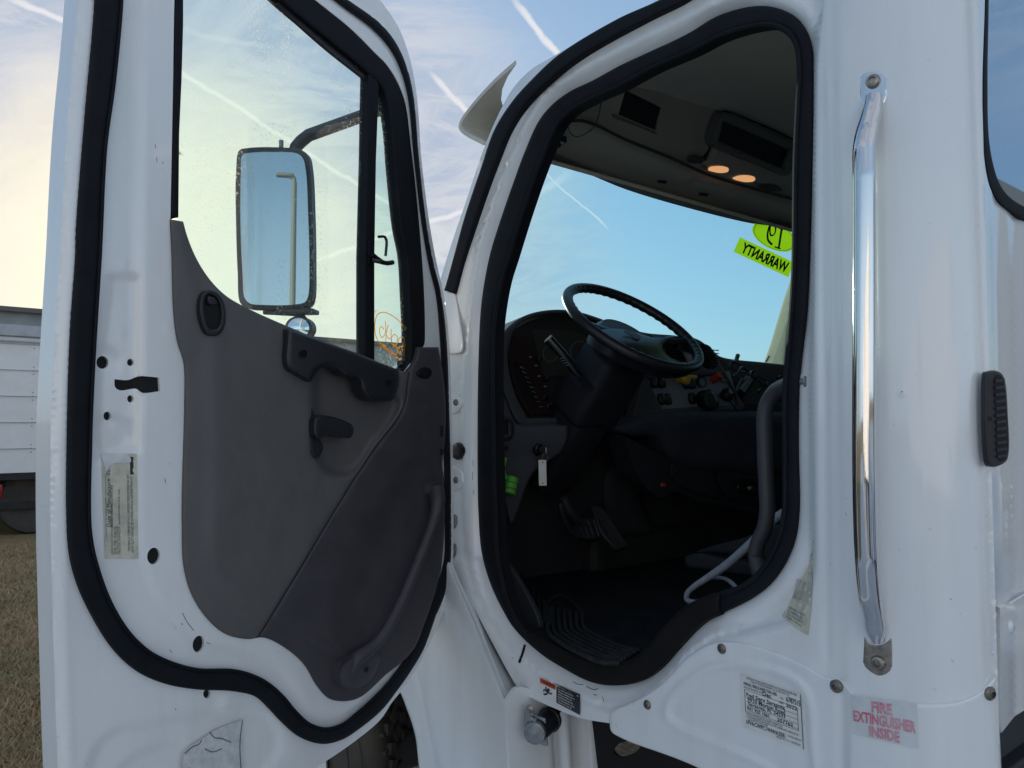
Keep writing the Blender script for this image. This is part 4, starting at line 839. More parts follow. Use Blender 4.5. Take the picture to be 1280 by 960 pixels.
# dash: hooded cluster pod carried across to the centre panel
pod_o = [(617,440),(618,460,1),(630,493),(645,527),(653,533,1),(708,531,1),(760,535),(800,524),(860,519),(926,515,1),(931,510),(924,497),(913,477),(905,462),(893,443),(880,429),(866,422),(840,419),(807,416),(773,407),(747,397),(724,390),(700,387),(675,389),(655,395),(638,406),(625,421)]
clus_h = crv([(635,455),(637,430),(644,412),(660,399),(683,393),(710,392),(738,399),(768,411),(790,420),(806,424,1),(806,460,1),(790,522,1),(700,522,1),(660,523,1),(645,495)])
ctr_h = crv([(808,474,1),(903,469,1),(912,480),(920,498,1),(921,506,1),(828,511,1)])
v1 = crv([(835,426),(845,423),(862,428),(866,440),(862,452),(840,450),(832,442)], step=3); v2 = crv([(872,436),(877,432),(886,434),(893,444),(897,456),(893,461),(881,460),(874,450)], step=3)
def hpod(P):
    z = .012*ss(P[:,0], 800, 640)
    return z
dash = panel('dashboard', CLUS, crv(pod_o), DARKM, TRUCK, holes=[clus_h, ctr_h, v1, v2], cell=6, h=hpod, thick=.26, er=4, eh=.010)
pk = crv(pod_o); pk = pk.mean(0)+(pk-pk.mean(0))*np.array([.965,.90]); m = MB(); panel('', CLUS, pk, BLK, cell=20, h=-.05, mb=m)
mi_ = mat('dim_gauge_face', (.035,.038,.030), .35); mr_ = mat('maroon_light_panel', (.022,.010,.012), .35); mwh = mat('white_marking', (.30,.30,.28), .5)
gp = m.build('gauge_panel', BLK, dash)
m = MB(); panel('', CLUS, crv([(664,411,1),(715,413,1),(760,430,1),(760,470,1),(680,470,1)]), mi_, cell=12, h=-.045, mb=m)
for x,y,r in ((688,442,9),(725,440,12),(752,452,10)): m.tube(CLUS.lift(circ(x,y,r,r*1.1,24), -.042), .0006, 5, closed=True, mi=1)
m.build('gauge_face', [mi_, mwh], gp)
m = MB(); panel('', CLUS, crv([(637,430),(648,418),(656,420),(668,445),(680,478),(692,508),(694,517,1),(662,519,1),(650,500),(641,475)]), mr_, cell=6, h=-.035, thick=.01, mb=m)
for x,y in ((663,446),(670,457),(674,470),(681,483),(684,498),(689,505)): m.box(CLUS.lift([(x,y)], -.03)[0], (.008,.004,.004), None, 1)
for k in range(9): m.tube(CLUS.lift([(650+k*3.0,458+k*6.3),(655+k*2.9,461+k*5.9)], -.030), .0009, 5, mi=1)
panel('', CLUS, crv([(643,455),(648,450),(658,465),(670,495),(672,507),(664,508),(652,490)]), BLK, cell=5, h=-.032, thick=.006, mb=m, mi=2)
for x,y in ((671,450),(681,474)): disc(m, CLUS, x, y, .009, -.035, [(1,0),(.9,.02),(.5,.024),(0,.024)], 14, 2)
for x,y in ((682,497),(687,508)): m.box(CLUS.lift([(x,y)], -.03)[0], (.022,.008,.018), None, 2, .002)
m.build('light_switch_panel', [mr_, mwh, BLKS], gp)
m = MB(); panel('', CLUS, crv([(798,466,1),(912,464,1),(925,510,1),(815,516,1)]), PANELB, cell=16, h=-.018, mb=m); cpn = m.build('switch_panel', PANELB, dash)
for x,y in ((818.5,478),(828,478),(859,479),(866,479),(828,499),(836,499),(866,498)):
    panel('rocker_switch', CLUS, crv([(x-3.4,y-6.5),(x+1.0,y-7.2),(x+3.6,y-3),(x+4,y+6),(x-.5,y+7.2),(x-3.2,y+3)], step=2), BLKS, cpn, cell=4, h=-.004, thick=.014, er=1.6, eh=.004)
m = MB(); disc(m, CLUS, 875, 478, .021, -.018, [(1,0),(1,.012),(.86,.014),(.84,.009),(0,.009)], 24); disc(m, CLUS, 875, 478, .0175, -.018, [(1,.0095),(0,.0095)], 24, 1); m.build('air_gauge', [BLK, mat('gauge_glass', (.35,.42,.50), .1)], cpn)
m = MB(); disc(m, CLUS, 903, 474, .013, -.018, [(1,0),(1,.012),(.8,.014),(.6,.008),(0,.008)], 20); m.build('lighter_socket', ZINC, cpn)
YK = mat('yellow_knob', (.55,.32,.03), .4); RK = mat('red_knob', (.35,.03,.02), .4)
m = MB(); c = CLUS.lift([(847,476)], -.018)[0]; m.lathe(c, CLUS.n, [(.010,0),(.010,.03),(.020,.034),(.022,.048),(.014,.056),(0,.056)], 8); m.box(c+CLUS.n*.05+np.array([.03,0,.008]), (.05,.012,.014), None, 0, .004); m.build('parking_brake_knob', YK, cpn)
m = MB(); c = CLUS.lift([(891,476)], -.01)[0]; e = CLUS.lift([(900,468)], .03)[0]; m.tube([c, (c+e)/2, e], [.014,.015,.013], 12); m.build('lighter_plug', RK, cpn)
m = MB(); panel('', CLUS, crv([(880,492),(886,486),(893,490),(899,506),(896,512),(884,510)]), BLK, cell=4, h=.03, thick=.04, er=2, eh=.006, mb=m); disc(m, CLUS, 906, 494, .026, .0, [(.5,-.02),(.6,0),(1,.004),(1,.02),(.6,.026),(0,.026)], 20); m.tube(path(CLUS, [(906,500),(914,504),(920,512),(922,519)], .02, 2), .003, 6); m.build('device_mount', BLKS, cpn)
for q, ys_ in ((v1, range(428,452,4)), (v2, range(436,461,4))):
    m = MB(); c = q.mean(0); panel('', CLUS, c+(q-c)*1.15, VOID, cell=10, h=-.05, mb=m, mi=1)
    for y in ys_: lo_ = q[:,0].min(); hi_ = q[:,0].max(); m.tube(CLUS.lift([(lo_-1,y),(hi_+1,y+2)], -.012), .0035, 6, flat=.6)
    m.build('air_vent', [BLKS, VOID], dash)
# passenger dash, bolster, compartments
panel('passenger_dash', PDASH, crv([(890,436,1),(899,445),(955,453),(982,456),(1100,470,1),(1100,520,1),(985,503),(930,503),(912,470)]), DARKM, dash, cell=8, h=0, thick=.25, er=3, eh=.01)
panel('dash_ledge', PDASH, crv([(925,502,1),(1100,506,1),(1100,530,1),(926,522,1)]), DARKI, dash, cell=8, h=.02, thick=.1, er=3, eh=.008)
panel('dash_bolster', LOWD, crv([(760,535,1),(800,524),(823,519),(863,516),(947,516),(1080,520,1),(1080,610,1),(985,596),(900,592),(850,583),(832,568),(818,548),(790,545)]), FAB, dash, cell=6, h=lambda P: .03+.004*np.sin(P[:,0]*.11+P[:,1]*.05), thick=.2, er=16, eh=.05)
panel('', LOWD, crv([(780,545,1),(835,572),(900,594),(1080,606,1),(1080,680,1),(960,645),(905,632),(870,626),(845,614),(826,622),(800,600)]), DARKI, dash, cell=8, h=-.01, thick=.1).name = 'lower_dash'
A_ = crv([(840,581),(850,579),(890,588),(893,596),(898,612),(902,622),(872,617),(851,608),(840,596)]); B_ = crv([(898,592),(903,590),(1000,597,1),(1000,634,1),(912,623),(904,614)])
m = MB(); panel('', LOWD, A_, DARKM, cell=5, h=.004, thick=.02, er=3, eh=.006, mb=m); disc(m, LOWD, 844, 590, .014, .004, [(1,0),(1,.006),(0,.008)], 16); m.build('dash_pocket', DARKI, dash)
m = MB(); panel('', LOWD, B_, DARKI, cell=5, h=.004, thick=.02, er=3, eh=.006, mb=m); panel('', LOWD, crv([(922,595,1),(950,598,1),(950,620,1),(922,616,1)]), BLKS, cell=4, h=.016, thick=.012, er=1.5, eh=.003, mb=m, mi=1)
panel('', LOWD, crv([(933,609.5,1),(937,607,1),(941,609.8,1),(937,612.5,1)], step=3), mwh, cell=3, h=.0175, mb=m, mi=2); m.build('ashtray', [DARKI, BLKS, mwh], dash)
m = MB(); m.box(LOWD.lift([(829,606)], .0)[0], (.02,.01,.014), None, 0, .002); m.build('red_button', RK, dash)
# left end of the dash
kn = crv([(612,437,1),(618,462,1),(630,495),(645,529),(653,534,1),(709,532,1),(709,548),(700,566),(684,577),(668,590),(656,612),(648,636),(639,655),(634,640),(627,600),(618,570),(610,560,1)])
kp_ = panel('knee_panel', LOWD, kn, DARKM, dash, cell=5, h=lambda P: .03+.012*ss(P[:,1], 575, 545), thick=.10, er=3, eh=.008)
panel('dimmer_bezel', LOWD, crv([(618,523),(624,520),(636,521),(642,528),(642,545),(636,551),(624,550),(618,545)]), BLK, dash, holes=[crv([(625,527,1),(635,527,1),(635,543,1),(625,543,1)])], cell=4, h=.052, thick=.02, er=2, eh=.004)
m = MB(); panel('', LOWD, crv([(625,527,1),(635,527,1),(635,543,1),(625,543,1)]), VOID, cell=6, h=.044, mb=m); m.build('dimmer_wheel', VOID, dash); m = MB(); disc(m, LOWD, 633, 560, .008, .0425, [(1,0),(0,.0005)], 14); m.build('dash_plug', VOID, dash)
m = MB(); c = disc(m, LOWD, 672, 562, .017, .042, [(1.1,0),(1,.008),(.75,.012),(.7,.010),(.6,.010),(.6,.026),(.3,.028),(0,.028)], 24); m.build('ignition_switch', BLKS, dash)
c2 = c+LOWD.n*.032
m = MB(); m.box(c2, (.006,.03,.020), None, 0, .002); rg_ = [c2+np.array([.006*0+.011*math.sin(a), -.008, -.020-.011*math.cos(a)]) for a in np.linspace(0,2*PI,24,endpoint=False)]; m.tube(rg_, .0012, 6, closed=True)
kr = m.build('ignition_key', STEEL, center=True); tag(kr, 'key with split ring in the ignition, a white tag below it', 'key')
TGP = Plane(c2+np.array([0,-.012,0]), (-.25,-1,0))
m = MB(); panel('', TGP, crv([(673.3,575,1),(682.6,575,1),(683.4,607,1),(674,607,1)]), PAPER, cell=5, h=0, thick=.002, mb=m, back=True); 
for y in (578,604): disc(m, TGP, 678.3, y, .0022, .0004, [(1,0),(0,.0003)], 8, 1)
kt = m.build('key_tag', [PAPER, INK], center=True); tag(kt, 'long white key tag with two dark rivets hanging under the ignition', 'key tag')
# green roll of ear plug or lanyard below
GRN = mat('green_plastic', (.09,.36,.035), .45); m = MB(); c = LOWD.lift([(638,606)], .06)[0]
ax = np.array([.55,-.1,.62]); ax = np.array([.30,.1,.75]); m.lathe(c-ax/np.linalg.norm(ax)*.03, ax, [(.018,0),(.021,.002),(.021,.014),(.018,.016),(.021,.018),(.021,.032),(.018,.034),(.021,.036),(.021,.050),(.017,.054),(0,.054)], 20); m.tube([c+np.array([-.02,0,.02]), c+np.array([-.03,0,.05]), c+np.array([-.02,.0,.08])], .007, 8)
gt = m.build('cable_reel', GRN, center=True); tag(gt, 'small bright green ribbed reel hanging beneath the left end of the dashboard', 'reel')
# steering wheel
WC = np.array([.524,1.613,1.953]); tt = .678; e1 = np.array([1,0,0.]); e2 = np.array([0,math.cos(tt),math.sin(tt)]); wn = np.array([0,-math.sin(tt),math.cos(tt)])
WPL = Plane(WC, wn); m = MB(); na, nb_ = 160, 16; V = []
for i in range(na):
    a = 2*PI*i/na; cdir = math.cos(a)*e1+math.sin(a)*e2; c = WC+.225*cdir
    for k in range(nb_):
        b = 2*PI*k/nb_; rr_ = .0165
        if math.cos(b) < -.2: rr_ *= 1+.09*math.sin(a*48)     # finger grips inside and below
        V.append(c+rr_*(math.cos(b)*cdir+math.sin(b)*wn*.95))
m.add(V, [(i*nb_+k, i*nb_+(k+1)%nb_, ((i+1)%na)*nb_+(k+1)%nb_, ((i+1)%na)*nb_+k) for i in range(na) for k in range(nb_)])
SWM = mat('steering_wheel_vinyl', (.012,.012,.015), .38, spec=.4, bump=.25, bscale=500, bdist=.0005)
sw = m.build('steering_wheel', SWM, TRUCK)
hubp = crv([(738,414),(747,411),(762,410.5),(780,412),(800,417),(817,422),(841,420),(856,421),(868,436),(873,452),(864,460),(835,462),(800,452),(765,434),(742,420)], step=4)
hh = crv([(829,432),(835,426),(847,424),(856,428),(862,437),(865,446),(863,452),(852,452),(841,448),(832,441)], step=3)
panel('wheel_hub', WPL, hubp, SWM, sw, holes=[hh], cell=5, h=lambda P: -.012+.022*np.exp(-(((P[:,0]-785)/40)**2+((P[:,1]-428)/14)**2)), thick=.03, er=5, eh=.012)
m = MB(); m.lathe(WC-wn*.03+e1*(-.01), -wn, [(.0,.0),(.085,.0),(.10,.02),(.095,.05),(.075,.10),(.07,.12),(0,.12)], 28, ref=(1,0,0)); 
for a in (PI, PI*1.22, PI*.0-.25): cdir = math.cos(a)*e1+math.sin(a)*e2; m.tube([WC+cdir*.09-wn*.03, WC+cdir*.16-wn*.018, WC+cdir*.222], [.022,.018,.012], 10, flat=.55, up=wn)
m.build('wheel_boss', SWM, sw)
panel('hub_badge', WPL, crv([(780,413),(786,413),(798,418),(802,422),(798,424),(788,419)], step=2), BLKS, sw, cell=3, h=.011, thick=.002)
# column shroud, stalk
m = MB(); cdn = -wn; c0 = WC+cdn*.13; m.box(c0+cdn*.10, (.20,.15,.26), [e1, e2, cdn], 0, .03); m.box(c0+cdn*.36+np.array([0,-.0,.0]), (.16,.13,.34), [e1, e2, cdn], 0, .03)
colm = m.build('steering_column', DARKI, TRUCK)
SP = Plane(WC+np.array([-.12,.06,-.05]), -cf)
m = MB(); a_ = SP.lift([(724,470)], -.02)[0]; b_ = SP.lift([(703,443)], .0)[0]; c_ = SP.lift([(686,424)], .0)[0]; m.tube([a_, b_, c_], [.012,.015,.0155], 18)
st = m.build('indicator_stalk', BLKS, colm)
dd = (c_-b_)/np.linalg.norm(c_-b_); m = MB(); m.lathe(c_, dd, [(.0152,0),(.0150,.004),(.012,.006),(0,.006)], 20); m.build('stalk_button', mat('pale_button', (.42,.42,.38), .5), colm)
m = MB()
for i, y in enumerate((449,452,455,458)): m.tube(SP.lift([(700+i*2.2, y-.5),(704+i*2.4, y-2)], .0155), .0006, 4)
m.build('stalk_symbols', mwh, colm)
m = MB()
for i in range(4): m.box(a_+(a_-b_)/np.linalg.norm(a_-b_)*(.006+.008*i), (.05+.006*i,.04+.006*i,.007), [e1, e2, (a_-b_)], 0, .003)
m.build('stalk_boot', BLK, colm)
# pedals, floor, tunnel, mats
def obp(name, surf, pts, mt, par, h, th, er=2, eh=.006, cell=5, **k): return panel(name, surf, crv(pts), mt, par, cell=cell, h=h, thick=th, er=er, eh=eh, **k)
fw = MB(); fw.box((1.1,2.22,1.5),(2.1,.03,.84)); fw.box((.08,2.0,1.48),(.02,.42,.76)); panel('', FIRE, crv([(560,540,1),(1200,540,1),(1200,760,1),(560,760,1)]), CARPET, cell=60, h=-.02, mb=fw); fw.build('firewall_carpet', CARPET, TRUCK)
obp('engine_tunnel', FIRE, [(752,600),(762,582),(778,576),(792,584),(800,610),(806,640),(815,664),(790,672),(760,668),(754,640)], CARPET, TRUCK, .06, .08, 10, .05)
bp_ = obp('brake_pedal', PED, [(708,652),(717,649),(740,647),(749,661),(751,671),(732,674),(717,665)], BLK, TRUCK, .03, .02)
m = MB(); m.tube(path(PED, [(700,628),(703,642),(710,660),(721,671)], [.10,.08,.05,.03], 4), .012, 10); m.build('pedal_arm', BLK, bp_); m = MB(); m.tube(path(PED, [(705,622),(712,640),(728,655)], [.12,.09,.03], 4), .012, 10); m.build('pedal_arm', mat('pedal_arm_grey', (.035,.035,.04), .5), bp_)
m = MB()
for k in range(5): m.tube(PED.lift([(714+k*7, 652-k*.6),(722+k*6.6, 668+k*.5)], .034), .003, 6)
m.build('pedal_ribs', BLK, bp_)
ap = obp('accelerator_pedal', PED, [(738,629,1),(752,633,1),(786,684,1),(770,688,1),(752,668)], BLK, TRUCK, .05, .02)
m = MB()
for k in range(5): m.tube(PED.lift([(741+k*2.6, 633+k*.5),(772+k*3, 684-k*.4)], .053), .0028, 6)
m.build('pedal_ribs', mat('worn_rib', (.02,.02,.023), .6), ap)
m = MB(); m.add([(.06,ye+.08,1.118),(XR-.03,ye+.08,1.118),(XR-.03,2.1,1.118),(.06,2.1,1.118)], [(0,1,2,3)]); fl = m.build('floor_mat', MATR, TRUCK)
lo_ = [(683,757),(684,775),(686,791),(697,801),(726,817),(752,828),(774,829)]; li_ = [(728,768),(728,776),(730,785),(740,792),(765,804),(785,811),(800,813)]
m = MB()
for k in range(7):
    f_ = k/6; pts = [(a[0]*(1-f_)+b[0]*f_, a[1]*(1-f_)+b[1]*f_) for a, b in zip(lo_, li_)]; m.tube(path(FLOOR, pts, .001, 4), .0055, 8)
for k in range(6): m.tube(path(FLOOR, [(652+k*7, 716+k*9),(653+k*7, 742+k*8),(657+k*6,770+k*2)], .001, 4), .0055, 8)
m.tube(path(FLOOR, [(683,757),(695,745),(712,750),(728,768)], .001, 3), .005, 8)
m.build('mat_ribs', mat('dusty_rib', (.008,.009,.012), .75, spec=.25, noise=.6, nscale=60, col2=(.03,.03,.03)), fl)
panel('scuff_plate', SIDE, crv([(628,700,1),(640,712),(676,785),(668,800),(655,790),(640,760),(630,735)]), BLK, cabs, cell=5, h=-.06, thick=.01, er=2, eh=.003)
# inner grab handle beside the rear edge
ih = path(SIDE, [(1000,468),(985,481),(972,487),(961,500),(956,516),(956,560),(958,610),(959,640),(955,662),(947,680),(945,698),(952,722),(962,740)], [-.05,-.09,-.11,-.12,-.12,-.12,-.12,-.12,-.12,-.12,-.12,-.10,-.05], 5)
MB().tube(ih, .0155, 18).build('inner_grab_handle', mat('handle_charcoal', (.045,.044,.048), .5, bump=.3, bscale=600, bdist=.0004), TRUCK)
# pale hose looped on the floor by the seat
HOSE = mat('pale_grey_hose', (.30,.31,.34), .45, noise=.25, nscale=30)
hp = path(SIDE, [(1010,616),(984,638),(967,650),(950,668),(930,687),(908,706),(885,722),(868,733),(859,742),(859,750),(868,753),(885,749),(905,745),(921,738),(915,729),(905,723),(892,722)], [-.26,-.26,-.26,-.26,-.26,-.26,-.26,-.25,-.25,-.25,-.24,-.23,-.23,-.23,-.26,-.29,-.32], 4)
n = len(hp); hs_ = MB().tube(hp, np.interp(np.linspace(0,1,n), [0,.5,.62,1], [.0105,.0095,.007,.0045]), 14).build('hose', HOSE, center=True); tag(hs_, 'pale grey hose curling in a loop on the cab floor behind the sill', 'hose')
# seat, mostly hidden behind the rear pillar
seat = empty('driver_seat', (.62,.80,1.12)); setpar(seat, TRUCK)
MB().box((.62,.70,1.36),(.50,.46,.14),None,0,.05).build('seat_cushion', FAB, seat); MB().box((.62,.53,1.75),(.48,.12,.66),None,0,.05).build('seat_back', FAB, seat); MB().box((.62,.72,1.20),(.40,.40,.16),None,0,.03).build('seat_base', BLK, seat)
m = MB(); S3 = Plane((.40,.9,1.4), (-1,0,0))
panel('', S3, crv([(856,697),(862,693),(900,698),(960,706),(980,712),(975,722),(930,720),(880,712),(858,708)]), DARKM, cell=5, h=.0, thick=.06, er=3, eh=.01, mb=m)
panel('', S3, crv([(870,690),(885,684),(930,672),(960,660),(985,655),(990,690),(960,700),(910,694)]), BLK, cell=6, h=-.04, thick=.1, er=4, eh=.02, mb=m); m.build('seat_side_shield', [DARKI], seat)
# phone holder with spring arms on the passenger dash
m = MB(); Z = lambda x, y: (880+x/8, 420+y/8)
def zt(pts, r, h=.07): m.tube(path(PDASH, [Z(*p) for p in pts], h, 2), r, 8)
disc(m, PDASH, *Z(482,400), .022, .06, [(.3,-.03),(.8,0),(1,.004),(1,.014),(.7,.018),(0,.018)], 18)
zt([(340,190),(318,250),(300,265)], .009); zt([(300,255),(380,300),(440,360)], .003); zt([(270,250),(262,305),(330,350),(420,365)], .003); zt([(385,305),(345,350),(290,410)], .006)
zt([(540,405),(600,435),(690,465)], .003); zt([(540,440),(580,485),(650,520)], .003); zt([(575,480),(572,530),(545,560)], .006); zt([(640,450),(620,490)], .006); zt([(735,420),(765,405)], .007)
zt([(440,440),(400,500),(350,570)], .024, .05); zt([(360,430),(320,500),(300,560)], .016, .05)
ph = m.build('phone_holder', BLKS, center=True); tag(ph, 'black phone holder with spread spring arms stuck on the passenger dashboard', 'phone holder')
# ================================================================== OUTSIDE OF THE TRUCK
# outer sun visor over the windshield
VE = Plane((.02,0,0), (-1,0,0))
vo = crv([(645,75,1),(632,87),(618,100),(600,119),(585,137),(576,150),(573,158),(576,165),(584,171),(603,181,1),(606,176,1),(590,166),(582,160),(584,152),(600,140),(618,128),(626,116),(634,100),(645,78,1)], step=4)
A = VE.lift(vo); B = A.copy(); B[:,0] += 2.06; n = len(A); m = MB()
# the shell: outer line of the profile drawn across the cab, closed by a thin inner skin
out_l = crv([(645,75),(632,86),(618,99),(600,118),(585,136),(576,149),(573,158),(576,165),(584,171),(603,181)], False, 4)
A = VE.lift(out_l); n = len(A); xs = np.linspace(0, 2.06, 10); V = []; Fc = []
G2 = np.roll(A,-1,0)-np.roll(A,1,0); G2[0] = A[1]-A[0]; G2[-1] = A[-1]-A[-2]; nn = np.stack([np.zeros(n), -G2[:,2], G2[:,1]], -1); nn /= np.linalg.norm(nn,axis=1)[:,None]
ins_ = A+nn*(-.012)
if np.linalg.norm(ins_.mean(0)-A.mean(0)) and (ins_.mean(0)[1] > A.mean(0)[1]): ins_ = A+nn*.012
xs = np.r_[0, .015, .035, .06, .09, .13, np.linspace(.25, 2.06, 8)]
for x in xs:
    f_ = .55*(1-math.exp(-x/.05)); k_ = np.linspace(f_*(n-1), n-1, n)
    for Z_ in (A, ins_):
        for k in k_: i_ = min(int(k), n-2); V.append(Z_[i_]*(1-(k-i_))+Z_[i_+1]*(k-i_)+[x,0,0])
s2 = 2*n
for i in range(len(xs)-1):
    for j in range(n-1): Fc += [(i*s2+j, i*s2+j+1, (i+1)*s2+j+1, (i+1)*s2+j), (i*s2+n+j, (i+1)*s2+n+j, (i+1)*s2+n+j+1, i*s2+n+j+1)]
    Fc += [(i*s2, (i+1)*s2, (i+1)*s2+n, i*s2+n), (i*s2+n-1, i*s2+s2-1, (i+1)*s2+s2-1, (i+1)*s2+n-1)]
for j in range(n-1): Fc += [(j, n+j, n+j+1, j+1)]
m.add(V, Fc)
rv = m.build('roof_visor', IVORY, TRUCK)
# front roof cap between visor and roof, A pillar strip, cowl and hood
m = MB(); prof = [(2.26,1.86),(2.4,1.85),(2.8,1.80),(3.3,1.70),(3.6,1.52),(3.68,1.2),(3.68,.75)]
V = []; Fc = []
for k,(y,z) in enumerate(prof):
    w = .86-.20*(y-2.02)/1.6; row = [(-w,z-.55),(-w,z-.22),(-w+.05,z-.08),(-w+.16,z-.01),(0,z+.02),(w-.16,z-.01),(w-.05,z-.08),(w,z-.22),(w,z-.55)]
    V += [(1.08+a,y,max(b,.6)) for a,b in row]
for k in range(len(prof)-1): Fc += [(k*9+j,k*9+j+1,(k+1)*9+j+1,(k+1)*9+j) for j in range(8)]
Fc.append(tuple(range(8,-1,-1))); m.add(V, Fc); m.build('hood', WHITE2, TRUCK)
# fender and its rearward return with the plug socket
FEN = Plane((-.055,1.5,0), (-1,0,0)); yR = 1.490; FRT = Plane((0,yR,0), (0,-1,0))
fo = crv([(560,703,1),(585,760),(612,826),(632,877,1),(637,960,1),(640,1110,1),(560,1130,1),(530,985),(524,960),(519,920),(508,885),(498,862),(480,842,1),(500,780,1),(530,720,1)])
def hfen(P): return .006*np.sin((P[:,0]-500)/22)-.02*ss(P[:,0]-(500+(P[:,1]-860)*.25), 30, 0)
fen = panel('fender', FEN, fo, WHITE2, TRUCK, cell=7, h=hfen, thick=.012, er=3, eh=.004)
# chamfer between the ridge and the cab body
a = [(560,703),(585,760),(612,826),(632,877)]; b = [(566,707),(592,752),(620,808),(648,859)]
m = MB(); pa = FEN.lift(crv(a, False, 6), -.001); pb = SIDE.lift(crv(b, False, 6), -.03); k = min(len(pa), len(pb)); pa = pa[np.linspace(0,len(pa)-1,k).astype(int)]; pb = pb[np.linspace(0,len(pb)-1,k).astype(int)]
m.add(np.concatenate([pa,pb]), [(i,i+1,k+i+1,k+i) for i in range(k-1)]); m.build('fender_chamfer', WHITE2, fen)
fr_ = crv([(632,877,1),(648,859),(700,880),(740,900,1),(747,960,1),(752,1080,1),(638,1110,1),(637,960,1)])
def hret(P): x = P[:,0]-(P[:,1]-900)*.06; return -.02*ss(x,686,696)+.01*ss(x,700,706)-.03*ss(x,710,722)+.02*ss(x,730,736)
ret = panel('fender_return', FRT, fr_, WHITE2, fen, cell=4, h=hret, thick=.01)
# trailer plug socket on its bracket
SK = Plane((-.02,1.44,0), (-.80,-.60,0)); ut = lambda x, y: (640+x/9.6, 860+y/9.6)
sock = panel('socket_bracket', SK, crv([ut(160,230),ut(200,205),ut(240,220),ut(255,290),ut(260,310,)]+[ut(400,370)+(1,), ut(430,690)+(1,), ut(400,695), ut(190,600), ut(165,560)], step=2), ZINC, TRUCK, cell=4, h=0, thick=.004, er=1, eh=.001)
m = MB(); c = SK.lift([ut(285,520)], .004)[0]; m.lathe(c, SK.n, [(.027,0),(.027,.010),(.0255,.015),(.02,.017),(0,.018)], 28); m.tube([c+np.array([-.004,0,.018])+SK.n*.012, c+np.array([.002,0,.032])+SK.n*.008], .004, 8); m.lathe(SK.lift([ut(245,365)],.003)[0], SK.n, [(.006,0),(.006,.008),(0,.009)], 12); m.build('socket_cap', ZINC, sock)
m = MB(); ax = np.array([.75,.28,.05]); ax /= np.linalg.norm(ax); m.tube([c, c+ax*.01, c+ax*.065, c+ax*.068, c+ax*.08], [.027,.028,.028,.031,.029], 24); m.build('socket_body', BLK, sock)
m = MB(); e = c+ax*.08; m.tube([e, e+np.array([.03,.012,.008]), e+np.array([.06,.02,.016]), e+np.array([.11,.03,.02])], [.008,.009,.009,.009], 10); m.build('socket_cable', BLK, sock)
m = MB(); m.lathe(SK.lift([ut(222,250)], .002)[0], SK.n, [(.009,0),(.009,.003),(.005,.006),(0,.006)], 14); m.build('bracket_bolt', STEEL, sock)
# front wheel with chunky tread
WX, WY, WZ, WR = 0.0, 0.0, .50, .505; ST = R(37.5); WCc = np.array([-.25, 2.695])
def steer(mb):
    mb.v = [(WCc[0]+x*math.cos(ST)-y*math.sin(ST), WCc[1]+x*math.sin(ST)+y*math.cos(ST), z) for x, y, z in mb.v]; return mb
TYR = mat('tyre_rubber', (.022,.021,.020), .8, noise=.5, nscale=25, col2=(.05,.043,.034), bump=.6, bscale=90, bdist=.003); TYS = mat('tyre_sidewall', (.04,.036,.031), .75, noise=.5, nscale=9, col2=(.06,.052,.043), bump=.3, bscale=60)
wh = empty('front_wheel', (WCc[0], WCc[1], .0)); setpar(wh, TRUCK)
m = MB(); prof = [(.29,.0),(.33,-.035),(.42,-.04),(.47,-.025),(.495,.005),(WR-.006,.03),(WR-.006,.25),(.495,.275),(.45,.30),(.35,.30),(.29,.27)]
m.lathe((WX,WY,WZ), (1,0,0), [(r,h) for r,h in prof], 96); 
for r_, d_ in ((.435,-.043),(.385,-.041)): m.tube([(WX+d_, WY+r_*math.cos(a), WZ+r_*math.sin(a)) for a in np.linspace(0,2*PI,96,endpoint=False)], .002, 5, closed=True)
steer(m).build('tyre', TYS, wh)
m = MB(); N_ = 54
for i in range(N_):
    for k, hx in enumerate((.045,.098,.155,.212,.258-.02)):
        a = 2*PI*(i+(.5 if k % 2 else 0)+rng.uniform(-.06,.06))/N_; cc_ = np.array([WX+hx, WY+(WR-.002)*math.cos(a), WZ+(WR-.002)*math.sin(a)]); rad = np.array([0,math.cos(a),math.sin(a)]); tg = np.array([0,-math.sin(a),math.cos(a)])
        t2 = tg+np.array([.35*(1 if k%2 else -1),0,0]); t2 /= np.linalg.norm(t2); m.box(cc_, (.046,.036,.022), [np.cross(t2,rad),t2,rad])
    a = 2*PI*i/N_; rad = np.array([0,math.cos(a),math.sin(a)]); tg = np.array([0,-math.sin(a),math.cos(a)]); m.box(np.array([WX+.008,WY,WZ])+rad*.490, (.02,.012,.03), [(1,0,0),tg,rad])
steer(m).build('tread', TYR, wh, smooth=False)
m = MB(); m.lathe((WX,WY,WZ), (1,0,0), [(.295,-.01),(.30,-.03),(.285,-.03),(.27,.0),(.24,.05),(.20,.06),(.16,.03),(.13,.02),(.10,-.02),(0,-.03)], 48); 
for i in range(10): a = 2*PI*i/10; m.lathe((WX+.03,WY+.17*math.cos(a),WZ+.17*math.sin(a)), (-1,0,0), [(.016,0),(.016,.03),(.01,.035),(0,.035)], 8)
steer(m).build('rim', mat('white_steel_rim', (.7,.7,.68), .35, noise=.3, nscale=12), wh)
